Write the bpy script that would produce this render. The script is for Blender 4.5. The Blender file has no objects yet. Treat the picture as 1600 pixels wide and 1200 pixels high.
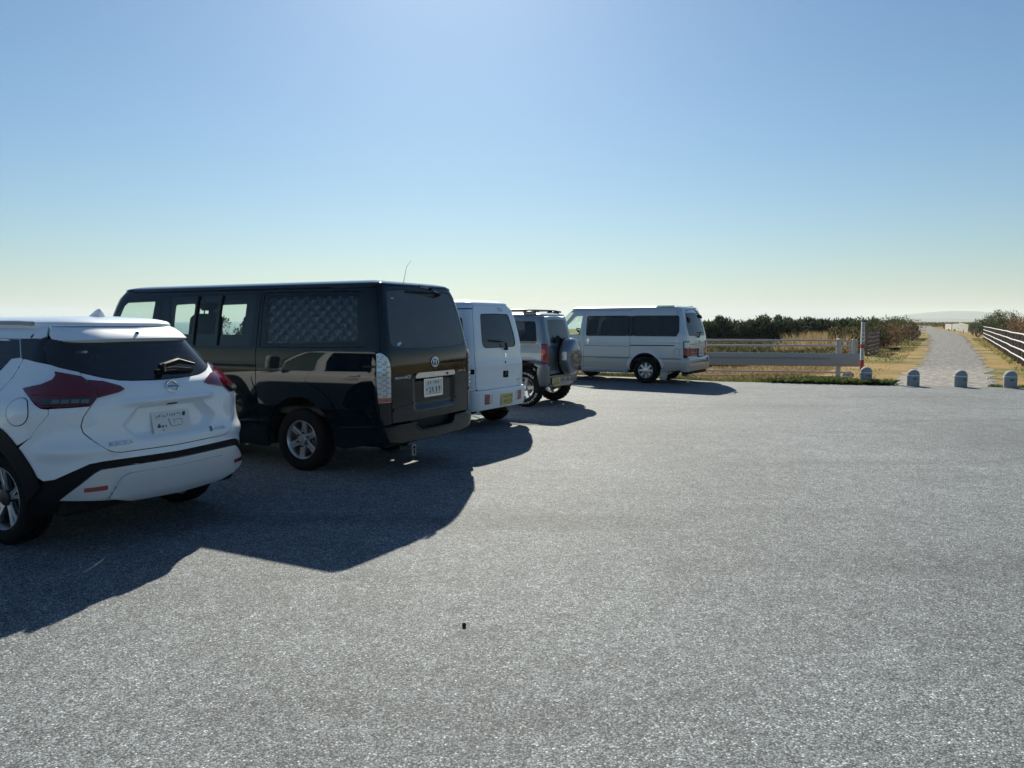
import bpy, math, random
import numpy as np
from mathutils import Vector, Matrix
from mathutils.geometry import delaunay_2d_cdt

# ------------------------------------------------------------------ camera, sky, sun, exposure
scn = bpy.context.scene
col = scn.collection
rad = math.radians
CAM_H = 1.565
cam_d = bpy.data.cameras.new('camera'); cam = bpy.data.objects.new('camera', cam_d); col.objects.link(cam)
cam.location = (0, 0, CAM_H)
cam.rotation_euler = (rad(90 - 4.66), 0, 0)
cam_d.sensor_width = 36.0
cam_d.lens = 36.0 * 1202 / 1600
cam_d.clip_start = 0.05
cam_d.clip_end = 40000
scn.camera = cam

SUN_EL, SUN_AZ = rad(32.8), rad(4.5)          # azimuth: to the left of the view direction (+Y)
world = bpy.data.worlds.new('World'); scn.world = world; world.use_nodes = True
wn = world.node_tree; wn.nodes.clear()
sky = wn.nodes.new('ShaderNodeTexSky'); sky.sky_type = 'NISHITA'; sky.sun_disc = False
sky.sun_elevation = SUN_EL; sky.sun_rotation = -SUN_AZ
sky.altitude = 5; sky.air_density = 1.25; sky.dust_density = 0.46; sky.ozone_density = 7.5
bg = wn.nodes.new('ShaderNodeBackground'); bg.inputs[1].default_value = 0.050
wo = wn.nodes.new('ShaderNodeOutputWorld')
tint = wn.nodes.new('ShaderNodeMix'); tint.data_type = 'RGBA'; tint.blend_type = 'MULTIPLY'; tint.inputs[0].default_value = 1.0; tint.inputs[7].default_value = (.915, 1.012, 1.0, 1)   # the camera's cool white balance, even over the whole sky
wn.links.new(sky.outputs[0], tint.inputs[6]); wn.links.new(tint.outputs[2], bg.inputs[0]); wn.links.new(bg.outputs[0], wo.inputs[0])

sun_d = bpy.data.lights.new('sun', 'SUN'); sun_d.energy = 5.0; sun_d.angle = rad(0.53); sun_d.color = (1.0, 0.93, 0.78)
sun = bpy.data.objects.new('sun', sun_d); col.objects.link(sun)
sd = Vector((-math.sin(SUN_AZ) * math.cos(SUN_EL), math.cos(SUN_AZ) * math.cos(SUN_EL), math.sin(SUN_EL)))
sun.rotation_euler = (-sd).to_track_quat('-Z', 'Y').to_euler()
sun.location = (0, 0, 60)

vs = scn.view_settings
vs.view_transform = 'Standard'; vs.look = 'None'; vs.exposure = 0.70; vs.gamma = 1.0; vs.use_curve_mapping = False
scn.cycles.max_bounces = 10; scn.cycles.transparent_max_bounces = 16
scn.cycles.volume_bounces = 1
scn.cycles.caustics_reflective = False; scn.cycles.caustics_refractive = False
scn.cycles.sample_clamp_indirect = 6.0
scn.cycles.use_denoising = True
random.seed(7); rng = np.random.default_rng(7)

# ------------------------------------------------------------------ materials
MATS = {}
def _new(name):
    m = bpy.data.materials.new(name); m.use_nodes = True
    return m, m.node_tree, m.node_tree.nodes.get('Principled BSDF')
def mat(name, colr, rough=0.5, metal=0.0, coat=0.0, spec=0.5, emit=None, flake=0.0, bump=0.0, bscale=60.0, vary=0.0, vscale=4.0, coatr=0.03):
    if name in MATS: return MATS[name]
    m, nt, b = _new(name)
    c = (*colr, 1)
    b.inputs['Base Color'].default_value = c
    b.inputs['Roughness'].default_value = rough
    b.inputs['Metallic'].default_value = metal
    b.inputs['Specular IOR Level'].default_value = spec
    b.inputs['Coat Weight'].default_value = coat
    b.inputs['Coat Roughness'].default_value = coatr
    tc = None
    if vary or bump or flake:
        tc = nt.nodes.new('ShaderNodeTexCoord')
    if vary:
        n = nt.nodes.new('ShaderNodeTexNoise'); n.inputs['Scale'].default_value = vscale; n.inputs['Detail'].default_value = 6
        nt.links.new(tc.outputs['Object'], n.inputs['Vector'])
        r = nt.nodes.new('ShaderNodeMapRange'); r.inputs[3].default_value = 1 - vary; r.inputs[4].default_value = 1 + vary
        nt.links.new(n.outputs['Fac'], r.inputs[0])
        mx = nt.nodes.new('ShaderNodeVectorMath'); mx.operation = 'SCALE'; mx.inputs[0].default_value = colr
        nt.links.new(r.outputs[0], mx.inputs['Scale']); nt.links.new(mx.outputs[0], b.inputs['Base Color'])
        r2 = nt.nodes.new('ShaderNodeMapRange'); r2.inputs[3].default_value = max(rough - .12, .02); r2.inputs[4].default_value = min(rough + .12, 1)
        nt.links.new(n.outputs['Fac'], r2.inputs[0]); nt.links.new(r2.outputs[0], b.inputs['Roughness'])
    if bump:
        n = nt.nodes.new('ShaderNodeTexNoise'); n.inputs['Scale'].default_value = bscale; n.inputs['Detail'].default_value = 4
        nt.links.new(tc.outputs['Object'], n.inputs['Vector'])
        bp = nt.nodes.new('ShaderNodeBump'); bp.inputs['Strength'].default_value = bump; bp.inputs['Distance'].default_value = .01
        nt.links.new(n.outputs['Fac'], bp.inputs['Height']); nt.links.new(bp.outputs[0], b.inputs['Normal'])
    MATS[name] = m
    return m

def paint(name, colr, metal=0.0, rough=0.45, dirt=0.25, spec=.5):
    """car paint: coloured base under a clear coat, road dust in the lower part of the body, faint orange peel"""
    if name in MATS: return MATS[name]
    m, nt, b = _new(name); N, L = nt.nodes, nt.links
    b.inputs['Metallic'].default_value = metal; b.inputs['Coat Weight'].default_value = 1.0; b.inputs['Specular IOR Level'].default_value = spec
    b.inputs['Coat Roughness'].default_value = 0.035; b.inputs['Roughness'].default_value = rough
    tc = N.new('ShaderNodeTexCoord'); sp = N.new('ShaderNodeSeparateXYZ'); L.new(tc.outputs['Object'], sp.inputs[0])
    n = N.new('ShaderNodeTexNoise'); n.inputs['Scale'].default_value = 5; n.inputs['Detail'].default_value = 8
    L.new(tc.outputs['Object'], n.inputs['Vector'])
    mr = N.new('ShaderNodeMapRange'); mr.inputs[1].default_value = 0.75; mr.inputs[2].default_value = 0.2; mr.inputs[3].default_value = 0; mr.inputs[4].default_value = 1
    L.new(sp.outputs[2], mr.inputs[0])
    mu = N.new('ShaderNodeMath'); mu.operation = 'MULTIPLY'; L.new(mr.outputs[0], mu.inputs[0]); L.new(n.outputs['Fac'], mu.inputs[1])
    m2 = N.new('ShaderNodeMath'); m2.operation = 'MULTIPLY'; m2.inputs[1].default_value = dirt * 1.6; L.new(mu.outputs[0], m2.inputs[0])
    mix = N.new('ShaderNodeMix'); mix.data_type = 'RGBA'
    mix.inputs[6].default_value = (*colr, 1); mix.inputs[7].default_value = (.20, .17, .13, 1)
    L.new(m2.outputs[0], mix.inputs[0]); L.new(mix.outputs[2], b.inputs['Base Color'])
    cr = N.new('ShaderNodeMapRange'); cr.inputs[3].default_value = .03; cr.inputs[4].default_value = .28
    L.new(m2.outputs[0], cr.inputs[0]); L.new(cr.outputs[0], b.inputs['Coat Roughness'])
    n2 = N.new('ShaderNodeTexNoise'); n2.inputs['Scale'].default_value = 2.2; n2.inputs['Detail'].default_value = 2
    L.new(tc.outputs['Object'], n2.inputs['Vector'])
    bp = N.new('ShaderNodeBump'); bp.inputs['Strength'].default_value = .012; bp.inputs['Distance'].default_value = .02
    L.new(n2.outputs['Fac'], bp.inputs['Height']); L.new(bp.outputs[0], b.inputs['Normal']); L.new(bp.outputs[0], b.inputs['Coat Normal'])
    MATS[name] = m
    return m

def glass(name, tint, refl=0.045, rough=0.0, film=0.0):
    """thin pane: tinted transmission plus a Schlick reflection"""
    if name in MATS: return MATS[name]
    m, nt, b = _new(name); N, L = nt.nodes, nt.links
    N.remove(b); out = N.get('Material Output')
    lw = N.new('ShaderNodeLayerWeight'); lw.inputs[0].default_value = .5
    p = N.new('ShaderNodeMath'); p.operation = 'POWER'; p.inputs[1].default_value = 5; L.new(lw.outputs['Facing'], p.inputs[0])
    mr = N.new('ShaderNodeMapRange'); mr.inputs[3].default_value = refl; mr.inputs[4].default_value = 1.0; L.new(p.outputs[0], mr.inputs[0])
    t = N.new('ShaderNodeBsdfTransparent'); t.inputs[0].default_value = (*tint, 1)
    g = N.new('ShaderNodeBsdfGlossy'); g.inputs['Roughness'].default_value = rough; g.inputs[0].default_value = (1, 1, 1, 1)
    mx = N.new('ShaderNodeMixShader'); L.new(mr.outputs[0], mx.inputs[0]); L.new(t.outputs[0], mx.inputs[1]); L.new(g.outputs[0], mx.inputs[2])
    res = mx.outputs[0]
    if film:  # diffuse film: grime on most panes, painted sky veil on the crossover
        d = N.new('ShaderNodeBsdfDiffuse'); d.inputs[0].default_value = (.32, .35, .38, 1)
        tc = N.new('ShaderNodeTexCoord'); n = N.new('ShaderNodeTexNoise'); n.inputs['Scale'].default_value = 2.5; n.inputs['Detail'].default_value = 5
        L.new(tc.outputs['Object'], n.inputs['Vector'])
        r = N.new('ShaderNodeMapRange'); r.inputs[3].default_value = film * .6; r.inputs[4].default_value = film * 1.4; L.new(n.outputs['Fac'], r.inputs[0])
        m3 = N.new('ShaderNodeMixShader'); L.new(r.outputs[0], m3.inputs[0]); L.new(res, m3.inputs[1]); L.new(d.outputs[0], m3.inputs[2]); res = m3.outputs[0]
    L.new(res, out.inputs['Surface'])
    MATS[name] = m
    return m

M_BLACK = paint('black_paint', (.0030, .0085, .0130), rough=.3, dirt=.0, spec=.0)
M_PEARL = paint('pearl_white_paint', (.80, .855, .90), rough=.4, dirt=.12)
M_WHITE = paint('white_paint', (.77, .835, .89), rough=.4, dirt=.18)
M_BLUEGREY = paint('blue_grey_metallic_paint', (.15, .20, .25), metal=.55, rough=.38, dirt=.25)
M_GREYCLAD = paint('grey_metallic_paint', (.12, .135, .155), metal=.5, rough=.4, dirt=.3)
M_SILVER = paint('silver_metallic_paint', (.53, .57, .60), metal=.45, rough=.4, dirt=.25)
M_SILVER2 = paint('pale_gold_grey_paint', (.40, .41, .41), metal=.45, rough=.42, dirt=.3)
M_PLASTIC = mat('black_plastic', (.0055, .0065, .0075), .6, spec=.22, vary=.25, vscale=12)
M_GLOSSBLK = mat('gloss_black_trim', (.004, .005, .006), .15, spec=.4)
M_RUBBER = mat('tyre_rubber', (.0065, .007, .008), .8, spec=.2, vary=.35, vscale=9, bump=.2, bscale=90)
M_SEAL = mat('rubber_seal', (.006, .006, .007), .6)
M_DARK = mat('underbody_black', (.006, .006, .007), .85)
M_TRIM = mat('interior_trim', (.035, .036, .04), .8)
M_TRIML = mat('interior_trim_grey', (.10, .10, .105), .85)
M_SEAT = mat('seat_fabric', (.022, .023, .027), .9, bump=.2, bscale=300)
M_CHROME = mat('chrome', (.82, .83, .84), .12, metal=1.0)
M_BRUSHED = mat('satin_metal', (.62, .63, .64), .32, metal=1.0)
M_ALLOY = mat('alloy_silver', (.55, .56, .58), .33, metal=.9, vary=.15, vscale=15)
M_ALLOYDK = mat('alloy_dark', (.03, .03, .033), .4, metal=.3)
M_STEEL = mat('brake_steel', (.16, .15, .14), .5, metal=.8)
M_SKID = mat('satin_silver_plastic', (.60, .62, .64), .38, metal=.25, coat=.2)
M_RED = mat('red_lens', (.26, .006, .018), .12, coat=.8)
M_REDDK = mat('dark_red_lens', (.135, .006, .014), .10, coat=.9)
M_AMBER = mat('orange_lens', (.55, .07, .015), .15, coat=.8)
M_CLEARL = mat('clear_lens', (.60, .62, .63), .15, coat=.8)
M_SMOKE = mat('smoked_lens', (.035, .045, .045), .08, coat=.9)
M_LED = mat('led_reflector', (.62, .66, .70), .22, metal=.85)
M_PLATEW = mat('white_plate', (.72, .73, .72), .35, vary=.04, vscale=20)
M_PLATEY = mat('yellow_plate', (.60, .50, .17), .4, vary=.12, vscale=20)
M_INKG = mat('green_plate_ink', (.02, .08, .06), .5)
M_INKK = mat('dark_plate_ink', (.03, .03, .04), .5)
M_LETTER = mat('white_lettering', (.6, .6, .58), .8)
G_CLEAR = glass('clear_glass', (.80, .90, .85))
G_SHADE = glass('lightly_tinted_glass', (.50, .56, .56))
G_DEEP = glass('deep_privacy_glass', (.018, .022, .026), refl=.05)
G_DUSTY = glass('dusty_privacy_glass', (.02, .024, .028), refl=.06, rough=.03, film=.21)
G_SUV = glass('sky_veiled_privacy_glass', (.018, .021, .026), refl=.06, film=.05)  # pale veil in the pane stands in for reflected sky

# ------------------------------------------------------------------ mesh helpers
def mesh_obj(name, V, F, m, parent=None, N=None, smooth=True, loc=None):
    me = bpy.data.meshes.new(name)
    me.from_pydata([tuple(map(float, v)) for v in V], [], [tuple(map(int, f)) for f in F])
    if smooth: me.shade_smooth()
    if N is not None:
        me.normals_split_custom_set_from_vertices([tuple(map(float, n)) for n in N])
    me.materials.append(m)
    o = bpy.data.objects.new(name, me); col.objects.link(o)
    if parent is not None: o.parent = parent
    if loc is not None: o.location = loc
    return o

def thing(name, label, cat, loc=(0, 0, 0), rz=0.0, group=None):
    o = bpy.data.objects.new(name, None); col.objects.link(o); o.empty_display_size = .2
    o.location = loc; o.rotation_euler = (0, 0, rz)
    o['label'] = label; o['category'] = cat
    if group: o['group'] = group
    return o
def tag(o, label, cat, group=None):
    o['label'] = label; o['category'] = cat
    if group: o['group'] = group
    return o
def kind(o, k): o['kind'] = k; return o

class MB:
    """collects simple solids into one mesh"""
    def __init__(s): s.V = []; s.F = []
    def add(s, V, F):
        b = len(s.V); s.V += [tuple(v) for v in V]; s.F += [tuple(i + b for i in f) for f in F]; return s
    def box(s, c, d, rot=None, bev=0.0):
        x, y, z = (k / 2 for k in d); b = min(bev, x * .9, y * .9, z * .9)
        if b <= 0:
            P = [(i * x, j * y, k * z) for i in (-1, 1) for j in (-1, 1) for k in (-1, 1)]
            F = [(0, 1, 3, 2), (4, 6, 7, 5), (0, 4, 5, 1), (2, 3, 7, 6), (0, 2, 6, 4), (1, 5, 7, 3)]
        else:
            P = []; idx = {}
            for i in (-1, 1):
                for j in (-1, 1):
                    for k in (-1, 1):
                        for a in range(3):
                            q = [i * (x - b), j * (y - b), k * (z - b)]
                            q[a] = (i * x, j * y, k * z)[a]
                            idx[i, j, k, a] = len(P); P.append(tuple(q))
            F = []
            for a in range(3):
                for sg in (-1, 1):
                    o = [(-1, -1), (1, -1), (1, 1), (-1, 1)]; f = []
                    for (p, q) in o:
                        t = [0, 0, 0]; t[a] = sg; t[(a + 1) % 3] = p; t[(a + 2) % 3] = q
                        f.append(idx[(*t, a)])
                    F.append(tuple(f if sg > 0 else f[::-1]))
            for a in range(3):       # edges
                b1, c1 = (a + 1) % 3, (a + 2) % 3
                for p in (-1, 1):
                    for q in (-1, 1):
                        t0 = [0, 0, 0]; t0[a] = -1; t0[b1] = p; t0[c1] = q; t1 = list(t0); t1[a] = 1
                        f = (idx[(*t0, b1)], idx[(*t1, b1)], idx[(*t1, c1)], idx[(*t0, c1)])
                        F.append(f if p * q < 0 else f[::-1])
            for i in (-1, 1):
                for j in (-1, 1):
                    for k in (-1, 1):
                        f = (idx[i, j, k, 0], idx[i, j, k, 1], idx[i, j, k, 2]); F.append(f if i * j * k > 0 else f[::-1])
        M = rot.to_matrix() if rot is not None and hasattr(rot, 'to_matrix') else rot
        V = [((M @ Vector(p)) if M is not None else Vector(p)) + Vector(c) for p in P]
        return s.add(V, F)
    def tube(s, pts, r, n=10, caps=True, closed=False):
        pts = [Vector(p) for p in pts]; m = len(pts)
        rs = r if isinstance(r, (list, tuple)) else [r] * m
        up = None; V = []; F = []
        for i, p in enumerate(pts):
            a = pts[(i - 1) % m] if (i or closed) else p; b = pts[(i + 1) % m] if (i < m - 1 or closed) else p
            t = (b - a).normalized()
            if up is None: up = Vector((0, 0, 1)) if abs(t.z) < .9 else Vector((1, 0, 0))
            u = t.cross(up).normalized(); w = u.cross(t).normalized(); up = w
            V += [p + (u * math.cos(2 * math.pi * k / n) + w * math.sin(2 * math.pi * k / n)) * rs[i] for k in range(n)]
        for i in range(m if closed else m - 1):
            j = (i + 1) % m
            for k in range(n):
                F.append((i * n + k, i * n + (k + 1) % n, j * n + (k + 1) % n, j * n + k))
        if caps and not closed:
            F.append(tuple(range(n))[::-1]); F.append(tuple((m - 1) * n + k for k in range(n)))
        return s.add(V, F)
    def lathe(s, prof, n=32, axis='y', c=(0, 0, 0), a0=0.0, a1=2 * math.pi, close=True):
        """prof: (radius, along-axis)"""
        V = []; F = []; m = len(prof); full = abs(a1 - a0 - 2 * math.pi) < 1e-6
        k = n if full else n + 1
        for i in range(k):
            t = a0 + (a1 - a0) * i / n; cs, sn = math.cos(t), math.sin(t)
            for (r, h) in prof:
                if axis == 'y': V.append((c[0] + r * cs, c[1] + h, c[2] + r * sn))
                elif axis == 'x': V.append((c[0] + h, c[1] + r * cs, c[2] + r * sn))
                else: V.append((c[0] + r * cs, c[1] + r * sn, c[2] + h))
        for i in range(n):
            j = (i + 1) % k
            for q in range(m - 1):
                F.append((i * m + q, i * m + q + 1, j * m + q + 1, j * m + q))
        return s.add(V, F)
    def prism(s, poly, h0, h1, axis='y', M=None):
        """poly 2D extruded along axis"""
        n = len(poly); V = []
        for h in (h0, h1):
            for (a, b) in poly:
                p = {'y': (a, h, b), 'x': (h, a, b), 'z': (a, b, h)}[axis]
                V.append(M @ Vector(p) if M is not None else p)
        F = [tuple(range(n)), tuple(range(n, 2 * n))[::-1]] + [(i, i + n, (i + 1) % n + n, (i + 1) % n) for i in range(n)]
        return s.add(V, F)
    def build(s, name, m, parent=None, smooth=False, angle=None, loc=None):
        o = mesh_obj(name, s.V, s.F, m, parent, smooth=False, loc=loc)
        if smooth:
            import bmesh
            bm = bmesh.new(); bm.from_mesh(o.data); bmesh.ops.recalc_face_normals(bm, faces=bm.faces)
            for f in bm.faces: f.smooth = True
            lim = rad(angle or 35)
            for e in bm.edges:
                if len(e.link_faces) == 2 and e.calc_face_angle(0) > lim: e.smooth = False
            bm.to_mesh(o.data); bm.free()
        return o

def pnp(P, poly):
    x, y = P[:, 0], P[:, 1]; ins = np.zeros(len(P), bool); n = len(poly); j = n - 1
    for i in range(n):
        xi, yi = poly[i]; xj, yj = poly[j]
        c = ((yi > y) != (yj > y))
        if c.any():
            ins[c] ^= x[c] < (xj - xi) * (y[c] - yi) / (yj - yi) + xi
        j = i
    return ins
def densify(poly, step):
    out = []
    for i in range(len(poly)):
        a = np.array(poly[i][:2], float); b = np.array(poly[(i + 1) % len(poly)][:2], float)
        n = max(1, int(np.ceil(np.linalg.norm(b - a) / step)))
        out += [tuple(a + (b - a) * k / n) for k in range(n)]
    return out
def rp(pts, r=0.03, n=5):
    """polygon with rounded corners; a point may carry its own radius as a third value"""
    out = []; m = len(pts)
    for i in range(m):
        p = np.array(pts[i][:2], float); rr = pts[i][2] if len(pts[i]) > 2 else r
        a = np.array(pts[i - 1][:2], float) - p; b = np.array(pts[(i + 1) % m][:2], float) - p
        la, lb = np.linalg.norm(a), np.linalg.norm(b)
        if rr <= 0: out.append(tuple(p)); continue
        ca = np.clip(np.dot(a, b) / (la * lb), -1, 1); th = math.acos(ca)
        d = min(rr / max(math.tan(th / 2), 1e-3), la * .48, lb * .48)
        A, B = p + a / la * d, p + b / lb * d
        for k in range(n + 1):
            t = k / n; out.append(tuple((1 - t) ** 2 * A + 2 * t * (1 - t) * p + t * t * B))
    return out
def curve(pts, n=8, closed=False):
    """Catmull-Rom through 2D points"""
    P = [np.array(p, float) for p in pts]; m = len(P); out = []
    for i in range(m if closed else m - 1):
        p1, p2 = P[i], P[(i + 1) % m]
        p0 = P[i - 1] if (i or closed) else p1 * 2 - p2
        p3 = P[(i + 2) % m] if (closed or i + 2 < m) else p2 * 2 - p1
        for k in range(n):
            t = k / n
            out.append(tuple(.5 * (2 * p1 + (p2 - p0) * t + (2 * p0 - 5 * p1 + 4 * p2 - p3) * t * t + (3 * p1 - p0 - 3 * p2 + p3) * t ** 3)))
    if not closed: out.append(tuple(P[-1]))
    return out
def arc(cx, cy, rx, ry, a0, a1, n=16):
    return [(cx + rx * math.cos(rad(a0 + (a1 - a0) * k / n)), cy + ry * math.sin(rad(a0 + (a1 - a0) * k / n))) for k in range(n + 1)]

def tri2d(outer, holes, step):
    loops = [densify(outer, step)] + [densify(h, step) for h in holes]
    V = []; E = []
    for lp in loops:
        b = len(V); n = len(lp); V += lp; E += [(b + i, b + (i + 1) % n) for i in range(n)]
    B = np.array(V); lo, hi = B.min(0), B.max(0)
    gx = np.arange(lo[0] + step / 2, hi[0], step); gz = np.arange(lo[1] + step / 2, hi[1], step)
    if len(gx) and len(gz):
        G = np.stack(np.meshgrid(gx, gz), -1); G[1::2, :, 0] += step / 2; G = G.reshape(-1, 2)
        k = pnp(G, loops[0])
        for lp in loops[1:]: k &= ~pnp(G, lp)
        G = G[k]
        if len(G):
            keep = np.ones(len(G), bool)
            for i in range(0, len(G), 2000):
                d = ((G[i:i + 2000, None] - B[None]) ** 2).sum(2).min(1); keep[i:i + 2000] = d > (step * .5) ** 2
            V += [tuple(g) for g in G[keep]]
    r = delaunay_2d_cdt([Vector(v) for v in V], E, [], 0, 1e-7)
    P = np.array([tuple(v) for v in r[0]]); T = np.array([f for f in r[2] if len(f) == 3])
    c = P[T].mean(1); k = pnp(c, loops[0])
    for lp in loops[1:]: k &= ~pnp(c, lp)
    return P, T[k]

def normals(fn, P, e=.004):
    a = fn(P[:, 0] + e, P[:, 1]) - fn(P[:, 0] - e, P[:, 1])
    b = fn(P[:, 0], P[:, 1] + e) - fn(P[:, 0], P[:, 1] - e)
    n = np.cross(b, a); l = np.linalg.norm(n, axis=1, keepdims=True); l[l < 1e-12] = 1
    return n / l
def panel(name, parent, m, outer, fn, holes=(), step=.045, off=0.0, th=.014, skirt=True, bulge=0.0):
    """a sheet laid on surface fn inside a 2D outline, with folded-in edges; outward is dv x du"""
    P, T = tri2d(outer, holes, step)
    N = normals(fn, P); V = fn(P[:, 0], P[:, 1]) + N * off
    if bulge:
        B = np.array(densify(outer, step)); d = np.sqrt(((P[:, None] - B[None]) ** 2).sum(2).min(1))
        V = V + N * (bulge * (1 - np.exp(-d / .02)))[:, None]
    tn = np.cross(V[T[:, 1]] - V[T[:, 0]], V[T[:, 2]] - V[T[:, 0]])
    fl = (tn * N[T].sum(1)).sum(1) < 0
    T[fl] = T[fl][:, ::-1]
    Vl = list(V); Nl = list(N); F = [tuple(t) for t in T]
    if skirt:
        cnt = {}
        for t in T:
            for a, b in ((t[0], t[1]), (t[1], t[2]), (t[2], t[0])):
                cnt.setdefault((min(a, b), max(a, b)), []).append((a, b))
        be = [v[0] for v in cnt.values() if len(v) == 1]
        out = {}
        for a, b in be:
            e = V[b] - V[a]; o = np.cross(e, N[a])
            for k in (a, b): out[k] = out.get(k, 0) + o
        top = {}; bot = {}
        for k, o in out.items():
            l = np.linalg.norm(o); o = o / l if l > 1e-12 else N[k]
            top[k] = len(Vl); Vl.append(V[k]); Nl.append(o)
            bot[k] = len(Vl); Vl.append(V[k] - N[k] * th); Nl.append(o)
        F += [(b, a, 0, 0) for a, b in []]
        for a, b in be: F.append((top[b], top[a], bot[a], bot[b]))
    return mesh_obj(name, Vl, F, m, parent, N=Nl)
# ------------------------------------------------------------------ vehicle shells
def pch(pts):
    """smooth monotone interpolation through (z, value) pairs"""
    x = np.array([p[0] for p in pts], float); y = np.array([p[1] for p in pts], float)
    h = np.diff(x); d = np.diff(y) / h; m = np.zeros(len(x)); m[0] = d[0]; m[-1] = d[-1]
    for i in range(1, len(x) - 1):
        if d[i - 1] * d[i] > 0:
            w1, w2 = 2 * h[i] + h[i - 1], h[i] + 2 * h[i - 1]; m[i] = (w1 + w2) / (w1 / d[i - 1] + w2 / d[i])
    def f(t):
        t = np.asarray(t, float); k = np.clip(np.searchsorted(x, t) - 1, 0, len(h) - 1)
        s = np.clip((t - x[k]) / h[k], 0, 1); H = h[k]
        return ((1 + 2 * s) * (1 - s) ** 2 * y[k] + s * (1 - s) ** 2 * H * m[k] + s * s * (3 - 2 * s) * y[k + 1] + s * s * (s - 1) * H * m[k + 1])
    return f
def sstep(a, b, x):
    t = np.clip((x - a) / (b - a), 0, 1); return t * t * (3 - 2 * t)

class Shell:
    """wrap-around body surface: s runs along the plan outline from the rear centre (0) round the left side to the front,
    negative s is the right side; z is height"""
    def __init__(S, xr, xf, W, rr, rf, crown_r, crown_f, Wz, Rz, Fz, xa, xb, pr=2.0, pf=2.0, bow=.012, disp=None):
        S.xr, S.xf, S.W, S.xa, S.xb, S.pr, S.pf = xr, xf, W, xa, xb, pr, pf
        S.Wz, S.Rz, S.Fz, S.disp = pch(Wz), pch(Rz), pch(Fz), disp
        xm = (xr + xf) / 2; hl = (xf - xr) / 2
        P = []
        for y in np.linspace(0, W - rr, 400): P.append((xr + crown_r * (y / W) ** 2, y))
        yb = lambda x: W - bow * ((x - xm) / hl) ** 2
        A = np.array(P[-1]); B = np.array((xr + crown_r + rr, yb(xr + crown_r + rr)))
        tA = np.array((2 * crown_r * A[1] / W ** 2, 1.0)); sb = 2 * bow * (B[0] - xm) / hl ** 2
        # corner control point: where the two tangents meet
        k = (B[1] - A[1] - sb * 0) ; C = np.array((A[0] + tA[0] * (B[1] - A[1]) * .97, B[1] + sb * (B[0] - A[0]) * .97))
        for t in np.linspace(0, 1, 500)[1:]: P.append(tuple((1 - t) ** 2 * A + 2 * t * (1 - t) * C + t * t * B))
        x1 = xf - crown_f - rf
        for x in np.linspace(B[0], x1, 1500)[1:]: P.append((x, yb(x)))
        A = np.array(P[-1]); B = np.array((xf - crown_f * ((W - rf) / W) ** 2, W - rf)); C = np.array((B[0] - 0.0 - crown_f * 2 * (W - rf) / W ** 2 * rf * .97, A[1]))
        for t in np.linspace(0, 1, 500)[1:]: P.append(tuple((1 - t) ** 2 * A + 2 * t * (1 - t) * C + t * t * B))
        for y in np.linspace(W - rf, 0, 400)[1:]: P.append((xf - crown_f * (y / W) ** 2, y))
        P = np.array(P); d = np.r_[0, np.cumsum(np.linalg.norm(np.diff(P, axis=0), axis=1))]
        S.L = d[-1]; S.s = np.linspace(0, S.L, 4000)
        S.px = np.interp(S.s, d, P[:, 0]); S.py = np.interp(S.s, d, P[:, 1])
        ker = np.ones(41) / 41
        sm = lambda a: np.convolve(np.pad(a, 20, mode='edge'), ker, 'valid')
        S.px = sm(S.px); py = sm(S.py); py[:25] = S.py[:25]; py[-25:] = S.py[-25:]; S.py = py
        tx, ty = np.gradient(S.px), np.gradient(S.py); l = np.hypot(tx, ty) + 1e-12
        S.nx, S.ny = -ty / l, tx / l            # outward
        S.imid = int(np.argmax(S.py))
    def at(S, s, z):
        s = np.asarray(s, float); z = np.asarray(z, float); a = np.abs(s); sg = np.where(s < 0, -1.0, 1.0)
        x = np.interp(a, S.s, S.px); y = np.interp(a, S.s, S.py)
        X = x + S.Rz(z) * np.clip((S.xa - x) / (S.xa - S.xr), 0, 1) ** S.pr + S.Fz(z) * np.clip((x - S.xb) / (S.xf - S.xb), 0, 1) ** S.pf
        Y = y * S.Wz(z) / S.W
        if S.disp is not None:
            dd = S.disp(x, y * sg, z, a)
            X = X + dd * np.interp(a, S.s, S.nx); Y = Y + dd * np.interp(a, S.s, S.ny)
        return np.stack([X, Y * sg, z + 0 * X], -1)
    def sx(S, x):
        """s at a side position x"""
        i0, i1 = np.searchsorted(S.s, .3), len(S.s)
        xs = S.px; j = np.arange(len(xs)); k = np.maximum.accumulate(xs)
        return float(np.interp(x, k, S.s))
    def sy(S, y):
        """s at a rear position y"""
        n = S.imid; return math.copysign(float(np.interp(abs(y), np.maximum.accumulate(S.py[:n]), S.s[:n])), y)
    def fy(S, y):
        n = S.imid; return math.copysign(float(np.interp(-abs(y), np.maximum.accumulate(-S.py[n:]), S.s[n:])), y)

POSE = {'kicks': (63.4, -3.219, 5.999), 'hiace': (62.0, -1.823, 8.684), 'every': (58.76, -.614, 11.588), 'jimny': (63.0, .545, 14.68), 'h100': (56.38, 3.826, 20.124)}

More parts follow.
